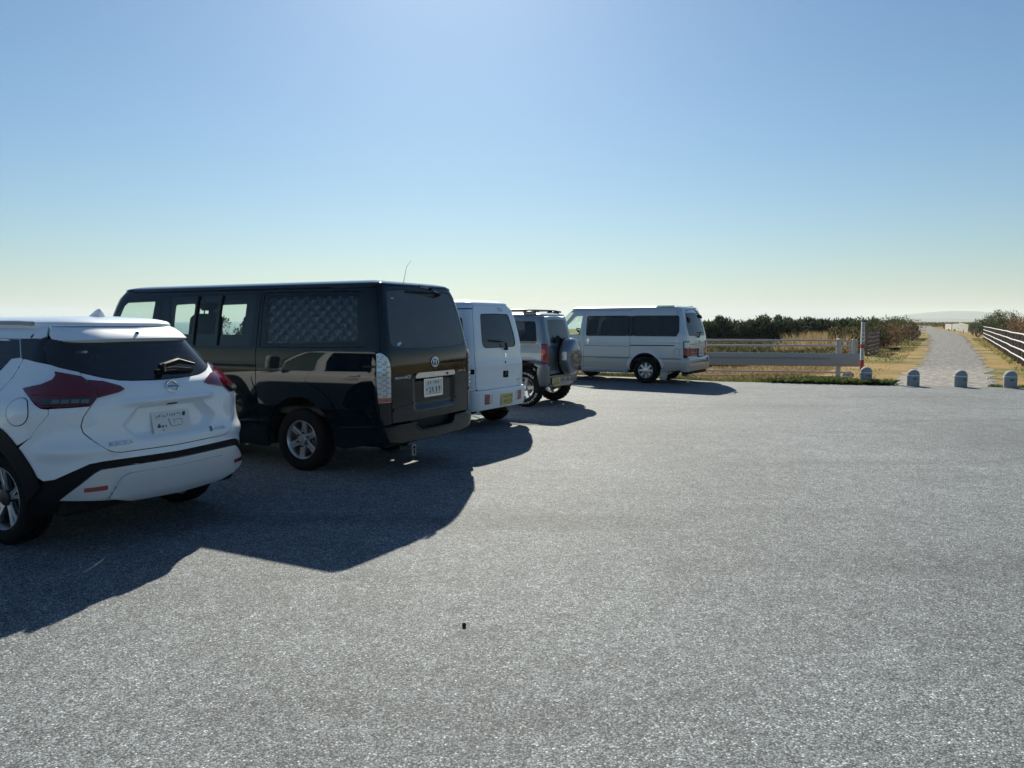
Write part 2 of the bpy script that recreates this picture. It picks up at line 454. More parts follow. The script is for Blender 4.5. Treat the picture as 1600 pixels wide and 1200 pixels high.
def hiace_disp(x, y, z, s):
    r = np.hypot(x, z - .33); ang = sstep(.0, .12, z - .30)
    fl = 0 * r
    r2 = np.hypot(x - 2.57, z - .33)
    rear = sstep(.62, .50, s)
    # number plate recess in the tailgate
    rec = -.030 * sstep(.40, .34, np.abs(y + .02)) * sstep(.655, .70, z) * sstep(.975, .95, z) * rear
    return fl + rec
HIACE = Shell(-1.13, 3.55, .8475, .13, .30, .035, .08,
    Wz=[(.2, .79), (.32, .812), (.52, .832), (.75, .8445), (.98, .8475), (1.07, .8448), (1.125, .8402), (1.19, .8368), (1.275, .831), (1.34, .819), (1.6, .775), (1.78, .738), (1.86, .712), (1.93, .664), (2., .61)],
    Rz=[(.2, .03), (.5, 0), (1.0, 0), (1.22, .008), (1.34, .03), (1.6, .085), (1.8, .14), (1.92, .185), (2., .23)],
    Fz=[(.2, -.08), (.45, 0), (.7, -.01), (.95, -.03), (1.12, -.08), (1.5, -.24), (1.86, -.40), (2., -.5)], xa=.1, xb=1.7, pr=2.4, pf=1.6, disp=hiace_disp)

def kicks_disp(x, y, z, s):
    ay = np.abs(y)
    r = np.hypot(x, z - .33); d = .018 * np.exp(-((r - .42) / .06) ** 2) * (ay > .6)
    r2 = np.hypot(x - 2.62, z - .33); d = d + .018 * np.exp(-((r2 - .42) / .06) ** 2) * (ay > .6)
    rear = sstep(.75, .6, s)
    # plate recess with a slanted ledge above it
    hw = .385 - .95 * np.abs(z - .835)
    d = d - .060 * sstep(hw + .035, hw - .045, ay) * sstep(.715, .77, z) * sstep(.972, .945, z) * rear
    d = d + .024 * sstep(.46, .34, ay) * np.exp(-((z - .998) / .024) ** 2) * rear
    # bumper shoulder and crease under the lamps
    d = d + .022 * np.exp(-((z - .70) / .05) ** 2) * sstep(.25, .55, ay) * sstep(1.1, .8, s)
    d = d + .020 * np.exp(-((z - .985) / .07) ** 2) * sstep(.45, .75, ay) * sstep(1.35, .95, s)
    return d
KICKS = Shell(-.84, 3.49, .88, .42, .50, .10, .16,
    Wz=[(.15, .78), (.28, .84), (.45, .868), (.60, .875), (.75, .878), (.90, .866), (1.0, .842), (1.06, .80), (1.12, .762), (1.2, .708), (1.3, .648), (1.42, .575), (1.5, .525), (1.56, .47)],
    Rz=[(.15, .20), (.28, .08), (.38, .01), (.55, 0), (.68, .015), (.8, .03), (.95, .045), (1.04, .06), (1.10, .085), (1.16, .14), (1.3, .27), (1.45, .39), (1.5, .43), (1.56, .5)],
    Fz=[(.15, -.12), (.4, 0), (.6, 0), (.75, -.05), (.88, -.22), (.96, -.75), (1.03, -1.30), (1.10, -1.45), (1.3, -1.80), (1.48, -2.12), (1.56, -2.3)], xa=.9, xb=.9, pr=1.8, pf=1.2, disp=kicks_disp)

EVERY = Shell(-.56, 2.835, .7375, .16, .34, .03, .09,
    Wz=[(.2, .70), (.32, .722), (.62, .732), (.66, .7375), (.98, .7375), (1.10, .73), (1.2, .722), (1.5, .676), (1.62, .655), (1.70, .625), (1.76, .582), (1.80, .535), (1.9, .42)],
    Rz=[(.2, .02), (.32, 0), (.56, -.01), (.60, .012), (.95, .018), (1.0, .03), (1.2, .045), (1.5, .10), (1.72, .16), (1.82, .22), (1.9, .29)],
    Fz=[(.2, -.06), (.45, 0), (.7, -.03), (.95, -.16), (1.05, -.24), (1.5, -.60), (1.80, -.82), (1.9, -.95)], xa=.5, xb=1.2, pr=2.4, pf=1.6)

def jimny_disp(x, y, z, s):
    ay = np.abs(y)
    r = np.hypot(x, (z - .38)); r2 = np.hypot(x - 2.25, (z - .38))
    return (.045 * sstep(.62, .50, r) + .045 * sstep(.62, .50, r2)) * sstep(.60, .69, ay) * sstep(.86, .78, z)
JIMNY = Shell(-.44, 2.60, .70, .12, .30, .02, .07,
    Wz=[(.3, .66), (.5, .685), (.8, .70), (.95, .697), (1.02, .692), (1.10, .685), (1.4, .632), (1.62, .588), (1.70, .555), (1.8, .50)],
    Rz=[(.3, .02), (.5, 0), (1.0, 0), (1.1, .02), (1.4, .08), (1.62, .135), (1.7, .17), (1.8, .22)],
    Fz=[(.3, -.05), (.5, 0), (.8, -.02), (.96, -.12), (1.02, -.45), (1.08, -.92), (1.15, -1.0), (1.62, -1.32), (1.8, -1.5)], xa=.6, xb=.9, pr=2.2, pf=1.2, disp=jimny_disp)

def h100_disp(x, y, z, s):
    r = np.hypot(x, z - .33); r2 = np.hypot(x - 2.33, z - .33)
    return (.020 * np.exp(-((r - .40) / .05) ** 2) + .020 * np.exp(-((r2 - .40) / .05) ** 2)) * (np.abs(y) > .7)
H100 = Shell(-1.11, 3.50, .845, .20, .45, .05, .12,
    Wz=[(.2, .80), (.34, .83), (.56, .84), (.62, .834), (.66, .842), (.95, .845), (.99, .838), (1.03, .842), (1.2, .83), (1.3, .812), (1.6, .765), (1.8, .73), (1.88, .70), (2., .64)],
    Rz=[(.2, .06), (.34, .0), (.62, -.01), (.66, .02), (1.0, .03), (1.2, .05), (1.5, .13), (1.8, .23), (1.88, .28), (2., .38)],
    Fz=[(.2, -.10), (.45, 0), (.7, -.03), (.95, -.18), (1.08, -.34), (1.5, -.80), (1.86, -1.22), (2., -1.4)], xa=.2, xb=1.2, pr=2.2, pf=1.5, disp=h100_disp)
SHELLS = {'kicks': KICKS, 'hiace': HIACE, 'every': EVERY, 'jimny': JIMNY, 'h100': H100}
# ------------------------------------------------------------------ vehicle parts
def mir(half):
    """left-half outline (from the centre line round to the centre line) closed by its mirror image"""
    r = [(-p[0], *p[1:]) for p in half[::-1] if abs(p[0]) > 1e-6]
    return list(half) + r
def both(name, par, m, outline, fn, **kw):
    hs = kw.pop('holes', ())
    return [panel(name, par, m, [(sg * p[0], *p[1:]) for p in outline], fn, holes=[[(sg * p[0], *p[1:]) for p in h] for h in hs], **kw) for sg in (1, -1)]
def roof(name, par, m, S, zt, H, p=4.0, q0=1.0, spine=.75, n=150, m_=16):
    sv = np.concatenate([np.linspace(0, S.L, n), -np.linspace(S.L, 0, n)[1:-1]])
    C = S.at(sv, 0 * sv + zt); xr, xf = C[:, 0].min(), C[:, 0].max()
    sp = np.stack([np.clip(C[:, 0], xr + spine, xf - spine), 0 * sv, 0 * sv + zt], 1)
    q = np.concatenate([np.linspace(1, .97, 5), np.linspace(.95, 0, m_ - 4)]) * q0
    V = []
    for k in q:
        P = sp + (C - sp) * k; P[:, 2] = zt + H * (1 - k ** p) ** (1 / p); V.append(P)
    V = np.concatenate(V); N = len(sv); F = []
    for i in range(len(q) - 1):
        for j in range(N):
            a, b = i * N + j, i * N + (j + 1) % N; F.append((a, a + N, b + N, b))
    return mesh_obj(name, V, F, m, par)
def strip(name, par, m, S, pts, off, r, n=8, fn=None):
    """a round bar laid along the surface through (s, z) points"""
    fn = fn or S.at; P = np.array(densify_open(pts, .05)); nn = normals(fn, P); V = fn(P[:, 0], P[:, 1]) + nn * off
    return MB().tube([tuple(v) for v in V], r, n).build(name, m, par, smooth=True)
def densify_open(pts, step):
    out = []
    for a, b in zip(pts[:-1], pts[1:]):
        a = np.array(a, float); b = np.array(b, float); k = max(1, int(np.ceil(np.linalg.norm(b - a) / step)))
        out += [tuple(a + (b - a) * i / k) for i in range(k)]
    return out + [tuple(pts[-1])]
def spt(S, s, z, off=0.0, fn=None):
    fn = fn or S.at; P = np.array([[s, z]]); return (fn(P[:, 0], P[:, 1]) + normals(fn, P) * off)[0]

def text_mesh(txt, size, ext=.0, shear=0.0, align='LEFT', spacing=1.0):
    c = bpy.data.curves.new('txt', 'FONT'); c.body = txt; c.size = size; c.extrude = ext; c.shear = shear; c.align_x = align; c.resolution_u = 2; c.space_character = spacing
    o = bpy.data.objects.new('txt', c); col.objects.link(o)
    dg = bpy.context.evaluated_depsgraph_get(); dg.update()
    me = o.evaluated_get(dg).to_mesh()
    V = np.array([tuple(v.co) for v in me.vertices]); F = [tuple(p.vertices) for p in me.polygons]
    o.evaluated_get(dg).to_mesh_clear(); bpy.data.objects.remove(o); bpy.data.curves.remove(c)
    return V, F
def text_on(name, par, m, S, txt, s0, z0, size, off=.004, shear=0.0, width=None, fn=None, ext=.002):
    """raised letters laid on the surface; the baseline starts at (s0, z0) and runs towards smaller s"""
    fn = fn or S.at
    V, F = text_mesh(txt, size, ext, shear)
    k = width / (V[:, 0].max() - V[:, 0].min()) if width else 1.0
    P = np.stack([s0 - V[:, 0] * k, z0 + V[:, 1]], 1); nn = normals(fn, P)
    return mesh_obj(name, fn(P[:, 0], P[:, 1]) + nn * (off + V[:, 2])[:, None], F, m, par, smooth=False)
def marks_on(name, par, m, S, rects, off, fn=None):
    """flat print: little quads (s, z, w, h, lean) on the surface"""
    fn = fn or S.at; V = []; F = []
    for (s, z, w, h, l) in rects:
        P = np.array([[s + w / 2 + l, z - h / 2], [s - w / 2 + l, z - h / 2], [s - w / 2 - l, z + h / 2], [s + w / 2 - l, z + h / 2]])
        nn = normals(fn, P); b = len(V); V += [tuple(v) for v in fn(P[:, 0], P[:, 1]) + nn * off]; F.append((b, b + 1, b + 2, b + 3))
    return mesh_obj(name, V, F, m, par, smooth=False)

def flat_fn(S, s0, z0, fn=None):
    """tangent plane of the shell at (s0, z0): for plates that do not follow the body's curve"""
    fn = fn or S.at; p = spt(S, s0, z0, 0, fn); e = .12
    a = np.asarray(fn(np.array([s0 + e]), np.array([z0])) - fn(np.array([s0 - e]), np.array([z0])))[0]; a[2] = 0; a /= np.linalg.norm(a)
    b = np.asarray(fn(np.array([s0]), np.array([z0 + .07])) - fn(np.array([s0]), np.array([z0 - .07])))[0]; b -= a * a.dot(b); b /= np.linalg.norm(b)
    return lambda u, v: p + np.multiply.outer(u - s0, a) + np.multiply.outer(v - z0, b)

def number_plate(par, S, s0, z0, off, base, ink, style, frame=None, fn=None):
    f = flat_fn(S, s0, z0, fn); w, h = .165, .0825
    R = lambda a, b: [(s0 - a, z0 - b), (s0 + a, z0 - b), (s0 + a, z0 + b), (s0 - a, z0 + b)]
    o = panel('licence_plate', par, base, rp(R(w, h), .012), f, off=off, th=.006, step=.05)
    if frame: panel('plate_frame', o, frame, rp(R(w + .014, h + .014), .016), f, holes=[rp(R(w - .004, h - .004), .01)], off=off + .004, th=.014, step=.05)
    r = random.Random(style); K = []
    def glyph(cx, cz, gw, gh, n=3, t=.008):
        for _ in range(n):
            if r.random() < .5: K.append((cx + r.uniform(-.4, .4) * gw, cz, t, gh * r.uniform(.6, 1), r.uniform(-.006, .006)))
            else: K.append((cx, cz + r.uniform(-.45, .45) * gh, gw * r.uniform(.6, 1), t, 0))
    if style == 1:      # half erased: a few leftover scribbles
        for i in range(9): glyph(s0 + .095 - i * .022, z0 + .05, .015, .022, 2, .004)
        K.append((s0 - .115, z0 + .048, .026, .03, .004)); K.append((s0 + .118, z0 + .048, .03, .004, .012)); K.append((s0 + .12, z0 + .036, .02, .004, -.008))
        K += [(s0 + .115, z0 - .028, .03, .016, .006), (s0 + .115, z0 - .014, .016, .014, .008), (s0 + .085, z0 - .03, .012, .02, .004), (s0 + .062, z0 - .028, .020, .005, .004), (s0 + .055, z0 - .03, .005, .02, 0),
              (s0 + .02, z0 - .005, .006, .055, -.006), (s0 - .055, z0 + .012, .07, .003, 0), (s0 - .09, z0 - .01, .003, .045, 0), (s0 - .035, z0 - .034, .09, .003, 0), (s0 - .02, z0 + .0, .003, .03, 0), (s0 + .085, z0 - .056, .018, .006, 0)]
    else:
        for i in range(5 if style != 3 else 6): glyph(s0 + .095 - i * .042 - (.02 if i > 1 else 0), z0 + .045, .026, .034, 4, .006)
        glyph(s0 + .12, z0 - .02, .026, .03, 3, .006)
        for i in range(4): glyph(s0 + .065 - i * .055 - (.012 if i > 1 else 0), z0 - .024, .034, .07 if style != 2 else .06, 4, .009)
        if style == 2:
            for i in range(4): glyph(s0 + .05 - i * .05, z0 - .06, .03, .02, 3, .006)
    marks_on('plate_lettering', o, ink, S, K, off + .0012, f)
    return o

def wiper(par, S, piv, elbow, b0, b1, off=.03, fn=None):
    P = lambda q, o: tuple(spt(S, q[0], q[1], o, fn))
    m = MB().tube([P(piv, .0), P(piv, off + .012)], .02, 10); m.tube([P(piv, off), P(elbow, off + .01)], [.018, .014], 8)
    o = m.build('wiper', M_PLASTIC, par, smooth=True)
    mid = ((b0[0] + b1[0]) / 2, (b0[1] + b1[1]) / 2)
    MB().tube([P(b0, .012), P(mid, .014), P(b1, .012)], [.009, .013, .009], 6).build('wiper_blade', M_PLASTIC, o, smooth=True)
    return o

def ring_pts(S, s0, z0, rx, rz, off, n=28, fn=None, a0=0, a1=360):
    return [tuple(spt(S, s0 + rx * math.cos(rad(a0 + (a1 - a0) * k / n)), z0 + rz * math.sin(rad(a0 + (a1 - a0) * k / n)), off, fn)) for k in range(n)]

def make_wheel(par, x, y, r, w, rr, style):
    """wheel with its axis along y, outer face at +y; parts are shared by the copies"""
    hub = MB(); hub.lathe([(.0, .02), (rr * .62, .02), (rr * .62, -.05), (0, -.05)], 28)
    wh = hub.build('wheel', M_STEEL, None, smooth=True)
    sw = w / 2
    prof = [(rr - .012, -sw * .82), (rr + .004, -sw * .92), (rr + (r - rr) * .45, -sw * 1.04), (r * .955, -sw * .96), (r * .985, -sw * .82), (r, -sw * .66)]
    for k in (-.33, 0, .33):
        prof += [(r, sw * (k - .06)), (r - .008, sw * (k - .045)), (r - .008, sw * (k + .045)), (r, sw * (k + .06))]
    prof += [(r, sw * .66), (r * .985, sw * .82), (r * .955, sw * .96), (rr + (r - rr) * .45, sw * 1.04), (rr + .004, sw * .92), (rr - .012, sw * .82)]
    ty = MB(); n = 84
    ty.lathe(prof, n)
    if style == 'jimny':           # open blocks along the tread edge
        m = len(prof); V = ty.V
        for i in range(n):
            if i % 3 == 0:
                for j, (pr, ph) in enumerate(prof):
                    if pr > r * .95 and abs(ph) > sw * .3:
                        q = Vector(V[i * m + j]); d = Vector((q.x, 0, q.z)).normalized(); V[i * m + j] = tuple(q - d * .014)
    tyre = ty.build('tyre', M_RUBBER, wh, smooth=True, angle=50)
    yo = sw * .80
    barrel = MB().lathe([(rr + .006, yo + .004), (rr - .004, yo + .010), (rr - .014, yo), (rr - .022, yo - .03), (rr - .035, yo - .09), (rr - .035, -yo), (rr, -yo)], 48)
    rim_m = {'kicks': M_ALLOY, 'hiace': M_ALLOY, 'every': M_ALLOYDK, 'jimny': M_ALLOY, 'h100': M_ALLOY}[style]
    rim = barrel.build('rim', rim_m, wh, smooth=True, angle=50)
    def spoke(poly_r, y_in, y_out, th, name, m):
        """poly_r: (radius, half width) list from hub to rim; y positions go from y_in to y_out"""
        for sp_ in spokes:
            V = []; F = []; ca, sa = math.cos(sp_), math.sin(sp_)
            k = len(poly_r)
            for i, (ra, hw) in enumerate(poly_r):
                t = i / (k - 1); yy = y_in + (y_out - y_in) * t
                for (tt, dy) in ((-hw, -.0), (-hw * .72, th), (hw * .72, th), (hw, 0), (hw, -.03), (-hw, -.03)):
                    V.append((ra * ca - tt * sa, yy + dy - .008, ra * sa + tt * ca))
            for i in range(k - 1):
                for j in range(6): F.append((i * 6 + j, i * 6 + (j + 1) % 6, (i + 1) * 6 + (j + 1) % 6, (i + 1) * 6 + j))
            F.append(tuple(range(6))); F.append(tuple(range((k - 1) * 6, k * 6))[::-1])
            MB().add(V, F).build(name, m, wh, smooth=True, angle=30)
    R = rr - .02
    if style == 'hiace':
        spokes = [math.pi / 2 + k * math.pi / 3 + .12 for k in range(6)]
        spoke([(.05, .035), (.09, .036), (R * .7, .030), (R, .036)], yo - .02, yo - .012, .010, 'spoke', M_ALLOY)
        MB().lathe([(0, yo + .006), (.042, yo + .004), (.05, yo - .006), (.05, yo - .05)], 24).build('hub_cap', M_ALLOY, wh, smooth=True)
        for k in range(6):
            a = spokes[0] + k * math.pi / 3; MB().lathe([(0, yo + .002), (.010, yo + .001), (.012, yo - .03)], 6, c=(.072 * math.cos(a), .004, .072 * math.sin(a))).build('wheel_nut', M_ALLOYDK, wh)
    elif style == 'kicks':
        a0 = math.pi / 2
        for d in (-.155, .155):
            spokes = [a0 + k * 2 * math.pi / 5 + d for k in range(5)]
            spoke([(.05, .020), (.10, .015), (R * .72, .014), (R, .024)], yo - .028, yo - .006, .007, 'spoke', M_BRUSHED)
        spokes = [a0 + k * 2 * math.pi / 5 for k in range(5)]
        spoke([(.05, .045), (.10, .046), (R * .72, .05), (R, .075)], yo - .045, yo - .026, .004, 'spoke_web', M_ALLOYDK)
        MB().lathe([(0, yo - .008), (.028, yo - .010), (.055, yo - .018), (.06, yo - .06)], 24).build('hub_cap', M_ALLOYDK, wh, smooth=True)
    elif style == 'jimny':
        spokes = [math.pi / 2 + .25 + k * 2 * math.pi / 5 for k in range(5)]
        spoke([(.05, .045), (.10, .040), (R * .75, .034), (R, .048)], yo - .035, yo - .015, .010, 'spoke', M_ALLOY)
        MB().lathe([(0, yo - .0), (.045, yo - .004), (.055, yo - .02), (.055, yo - .06)], 24).build('hub_cap', M_ALLOY, wh, smooth=True)
        K = MB(); r1 = rr + (r - rr) * .5            # raised white letters round the sidewall
        rr_ = random.Random(5)
        for g in range(2):
            for k in range(13):
                a = g * math.pi + .35 + k * .165
                for q in range(2):
                    aa = a + (q - .5) * .07 * rr_.uniform(.6, 1.2); c_, s_ = math.cos(aa), math.sin(aa)
                    K.box((r1 * c_, sw * 1.035, r1 * s_), (.040 if rr_.random() < .7 else .020, .006, .010), rot=Matrix.Rotation(-aa, 3, 'Y'))
        K.build('tyre_lettering', M_LETTER, wh)
    elif style == 'h100':
        spokes = [k * math.pi / 4 for k in range(8)]
        spoke([(.07, .040), (.10, .036), (R * .9, .032), (R, .045)], yo - .012, yo - .014, .012, 'spoke', M_ALLOY)
        MB().lathe([(0, yo + .004), (.06, yo + .002), (.085, yo - .006), (.09, yo - .04)], 24).build('hub_cap', M_BRUSHED, wh, smooth=True)
    else:
        MB().lathe([(0, yo - .03), (.06, yo - .03), (.08, yo - .05), (R * .9, yo - .06), (R, yo - .05)], 32).build('wheel_disc', M_ALLOYDK, wh, smooth=True)
    return wh
def place_wheels(par, xs, y, r, w, rr, style):
    wh = make_wheel(par, 0, 0, r, w, rr, style); kids = list(wh.children); first = True
    out = []
    for x in xs:
        for sg in (1, -1):
            if first: o = wh; first = False
            else:
                o = wh.copy(); col.objects.link(o)
                for k in kids: c = k.copy(); col.objects.link(c); c.parent = o
            o.parent = par; o.location = (x, sg * (y - w * .4), r); o.rotation_euler = (0, 0 if sg > 0 else 0, 0 if sg > 0 else math.pi)
            out.append(o)
    return out

def wheel_wells(par, xs, y, r, w):
    for x in xs:
        for sg in (1, -1):
            m = MB(); a, b = sg * (y - w - .10), sg * (y + .035)
            pts = [(x + (r + .11) * math.cos(rad(t)), r + (r + .11) * math.sin(rad(t))) for t in range(6, 175, 8)]; n = len(pts)
            m.add([(p[0], a, p[1]) for p in pts] + [(p[0], b, p[1]) for p in pts], [tuple(range(n))] + [(i, i + 1, n + i + 1, n + i) for i in range(n - 1)])
            m.build('wheel_well', M_DARK, par)
def underbody(par, x0, x1, w, z0, z1, xs, r):
    """floor pan between the axles, rear floor and axle"""
    m = MB(); a, b = min(xs) + r + .14, max(xs) - r - .14
    m.box(((a + b) / 2, 0, (z0 + z1) / 2), (b - a, 2 * w, z1 - z0), bev=.03)
    m.box(((x0 + min(xs) - r - .14) / 2, 0, (z0 + z1) / 2 + .06), (min(xs) - r - .14 - x0, 2 * w - .1, z1 - z0), bev=.03)
    m.box(((x1 + max(xs) + r + .14) / 2, 0, (z0 + z1) / 2 + .03), (x1 - max(xs) - r - .14, 2 * w - .1, z1 - z0), bev=.03)
    for x in xs:
        m.box((x, 0, z1 + .03), (2 * r + .3, 2 * w - .62, .10))
    o = m.build('floor_pan', M_DARK, par)
    k = MB()
    for x in xs:
        k.tube([(x, -w + .1, r), (x, w - .1, r)], .045, 10); k.lathe([(0, -.10), (.11, -.08), (.11, .08), (0, .10)], 14, c=(x, .05, r))
    k.build('axle', M_DARK, par, smooth=True)
    MB().tube([(min(xs) + .9, -.35, z0 + .04), (min(xs) - .45, -.35, z0 + .06)], .07, 12).build('exhaust_silencer', M_STEEL, par, smooth=True)
    return o
def seat(par, x, y, z, w=.50, h=.62, tilt=14, head=True):
    m = MB(); m.box((x + .04, y, z), (.52, w, .15), bev=.05)
    R = Matrix.Rotation(rad(-tilt), 3, 'Y')
    m.box((x - .24 - math.sin(rad(tilt)) * h / 2, y, z + .06 + h / 2), (.14, w * .94, h), rot=R, bev=.06)
    o = m.build('seat', M_SEAT, par, smooth=True, angle=60)
    if head:
        k = MB(); top = (x - .24 - math.sin(rad(tilt)) * (h + .12), y, z + .06 + h + .13)
        k.box(top, (.11, .27, .20), rot=R, bev=.05)
        for d in (-.06, .06): k.tube([(top[0] + .02, y + d, top[2] - .2), (top[0], y + d, top[2])], .008, 6)
        k.build('headrest', M_SEAT, o, smooth=True, angle=60)
    return o
def steering(par, x, y, z, tilt=55):
    m = MB(); R = Matrix.Rotation(rad(tilt), 3, 'Y'); pts = []
    for k in range(24):
        a = 2 * math.pi * k / 24; pts.append(Vector((x, y, z)) + R @ Vector((0, .185 * math.cos(a), .185 * math.sin(a))))
    m.tube(pts, .016, 8, closed=True)
    for a in (0, 2.2, 4.1): m.tube([Vector((x, y, z)), Vector((x, y, z)) + R @ Vector((0, .18 * math.cos(a - 1.57), .18 * math.sin(a - 1.57)))], .016, 6)
    m.tube([(x, y, z), (x + .35, y, z - .30)], .03, 8)
    return m.build('steering_wheel', M_PLASTIC, par, smooth=True)
def mirror(par, S, s, z, m, out=.16):
    P = spt(S, s, z, .0); q = spt(S, s, z, out); k = MB()
    k.tube([tuple(P), tuple(q)], .022, 8); R = Matrix.Rotation(0, 3, 'Z')
    k.box((q[0], q[1], q[2] + .03), (.10, .20, .16), bev=.035)
    o = k.build('door_mirror', m, par, smooth=True, angle=60)
    MB().box((q[0] - .052, q[1], q[2] + .03), (.006, .16, .12), bev=.003).build('mirror_glass', M_CHROME, o)
    return o
def car_thing(key, name, label, cat='car'):
    th, X, Y = POSE[key]
    return thing(name, label, cat, (X, Y, 0), rad(90 + th))
def front_fn(S):
    """front end coordinates: t > 0 on the right side, 0 at the front centre"""
    return lambda t, z: S.at(np.where(t < 0, 1.0, -1.0) * (S.L - np.abs(t)), z)
# ------------------------------------------------------------------ ground, lot, path
def nodes_of(name):
    m, nt, b = _new(name); return m, nt.nodes, nt.links, b
def asphalt_mat():
    m, N, L, b = nodes_of('asphalt')
    tc = N.new('ShaderNodeTexCoord')
    def vor(scale, feat='F1'):
        v = N.new('ShaderNodeTexVoronoi'); v.feature = feat; v.inputs['Scale'].default_value = scale; L.new(tc.outputs['Object'], v.inputs['Vector']); return v
    v1, v2, v3 = vor(118), vor(260), vor(24)
    s1 = N.new('ShaderNodeSeparateColor'); L.new(v1.outputs['Color'], s1.inputs[0]); s2 = N.new('ShaderNodeSeparateColor'); L.new(v2.outputs['Color'], s2.inputs[0]); s3 = N.new('ShaderNodeSeparateColor'); L.new(v3.outputs['Color'], s3.inputs[0])
    r1 = N.new('ShaderNodeValToRGB'); L.new(s1.outputs[0], r1.inputs[0]); e = r1.color_ramp.elements
    e[0].position = 0; e[0].color = (.082, .095, .105, 1); e[1].position = 1; e[1].color = (.54, .57, .58, 1)
    for p, c in ((.20, (.138, .156, .170, 1)), (.52, (.186, .210, .228, 1)), (.84, (.235, .262, .280, 1)), (.95, (.33, .36, .38, 1))): q = e.new(p); q.color = c
    r2 = N.new('ShaderNodeMapRange'); L.new(s2.outputs[1], r2.inputs[0]); r2.inputs[3].default_value = .68; r2.inputs[4].default_value = 1.34
    r3 = N.new('ShaderNodeMapRange'); L.new(s3.outputs[1], r3.inputs[0]); r3.inputs[3].default_value = .84; r3.inputs[4].default_value = 1.18
    rm = N.new('ShaderNodeMath'); rm.operation = 'MULTIPLY'; L.new(r2.outputs[0], rm.inputs[0]); L.new(r3.outputs[0], rm.inputs[1])
    mul = N.new('ShaderNodeMix'); mul.data_type = 'RGBA'; mul.blend_type = 'MULTIPLY'; mul.inputs[0].default_value = 1
    L.new(r1.outputs[0], mul.inputs[6]); L.new(rm.outputs[0], mul.inputs[7])
    # bare binder, and the shade of open voids painted dark, between the stones
    d1 = N.new('ShaderNodeMapRange'); L.new(v1.outputs['Distance'], d1.inputs[0]); d1.inputs[1].default_value = .42; d1.inputs[2].default_value = .70; d1.inputs[3].default_value = 1; d1.inputs[4].default_value = .36
    m2 = N.new('ShaderNodeMix'); m2.data_type = 'RGBA'; m2.blend_type = 'MULTIPLY'; m2.inputs[0].default_value = 1; L.new(mul.outputs[2], m2.inputs[6]); L.new(d1.outputs[0], m2.inputs[7])
    # broad wear: paler traffic lanes, darker oily patches
    n1 = N.new('ShaderNodeTexNoise'); n1.inputs['Scale'].default_value = .35; n1.inputs['Detail'].default_value = 5; L.new(tc.outputs['Object'], n1.inputs['Vector'])
    n2 = N.new('ShaderNodeTexNoise'); n2.inputs['Scale'].default_value = 3.1; n2.inputs['Detail'].default_value = 6; n2.inputs['Roughness'].default_value = .7; L.new(tc.outputs['Object'], n2.inputs['Vector'])
    w1 = N.new('ShaderNodeMapRange'); L.new(n1.outputs['Fac'], w1.inputs[0]); w1.inputs[1].default_value = .3; w1.inputs[2].default_value = .7; w1.inputs[3].default_value = .84; w1.inputs[4].default_value = 1.20
    w2 = N.new('ShaderNodeMapRange'); L.new(n2.outputs['Fac'], w2.inputs[0]); w2.inputs[1].default_value = .3; w2.inputs[2].default_value = .7; w2.inputs[3].default_value = .84; w2.inputs[4].default_value = 1.14
    mm = N.new('ShaderNodeMath'); mm.operation = 'MULTIPLY'; L.new(w1.outputs[0], mm.inputs[0]); L.new(w2.outputs[0], mm.inputs[1])
    m3 = N.new('ShaderNodeMix'); m3.data_type = 'RGBA'; m3.blend_type = 'MULTIPLY'; m3.inputs[0].default_value = 1; L.new(m2.outputs[2], m3.inputs[6]); L.new(mm.outputs[0], m3.inputs[7])
    mp = N.new('ShaderNodeMapping'); mp.inputs['Rotation'].default_value = (0, 0, rad(62)); mp.inputs['Scale'].default_value = (.22, 1.6, 1); L.new(tc.outputs['Object'], mp.inputs[0])
    n4 = N.new('ShaderNodeTexNoise'); n4.inputs['Scale'].default_value = 1.0; n4.inputs['Detail'].default_value = 4; L.new(mp.outputs[0], n4.inputs['Vector'])
    w4 = N.new('ShaderNodeMapRange'); L.new(n4.outputs['Fac'], w4.inputs[0]); w4.inputs[1].default_value = .52; w4.inputs[2].default_value = .72; w4.inputs[3].default_value = 1.03; w4.inputs[4].default_value = .80
    n5 = N.new('ShaderNodeTexNoise'); n5.inputs['Scale'].default_value = 1.1; n5.inputs['Detail'].default_value = 3; L.new(tc.outputs['Object'], n5.inputs['Vector'])
    w5 = N.new('ShaderNodeMapRange'); L.new(n5.outputs['Fac'], w5.inputs[0]); w5.inputs[1].default_value = .68; w5.inputs[2].default_value = .75; w5.inputs[3].default_value = 1.0; w5.inputs[4].default_value = .72
    m5 = N.new('ShaderNodeMath'); m5.operation = 'MULTIPLY'; L.new(w4.outputs[0], m5.inputs[0]); L.new(w5.outputs[0], m5.inputs[1])
    m6 = N.new('ShaderNodeMix'); m6.data_type = 'RGBA'; m6.blend_type = 'MULTIPLY'; m6.inputs[0].default_value = 1; L.new(m3.outputs[2], m6.inputs[6]); L.new(m5.outputs[0], m6.inputs[7])
    L.new(m6.outputs[2], b.inputs['Base Color'])
    b.inputs['Roughness'].default_value = .78; b.inputs['Specular IOR Level'].default_value = .22
    # relief: rounded stones of two sizes, each set at its own height
    h1 = N.new('ShaderNodeMapRange'); L.new(v1.outputs['Distance'], h1.inputs[0]); h1.inputs[1].default_value = 0; h1.inputs[2].default_value = .7; h1.inputs[3].default_value = 1; h1.inputs[4].default_value = 0
    h1b = N.new('ShaderNodeMath'); h1b.operation = 'MULTIPLY_ADD'; L.new(s1.outputs[2], h1b.inputs[0]); h1b.inputs[1].default_value = .9; L.new(h1.outputs[0], h1b.inputs[2])
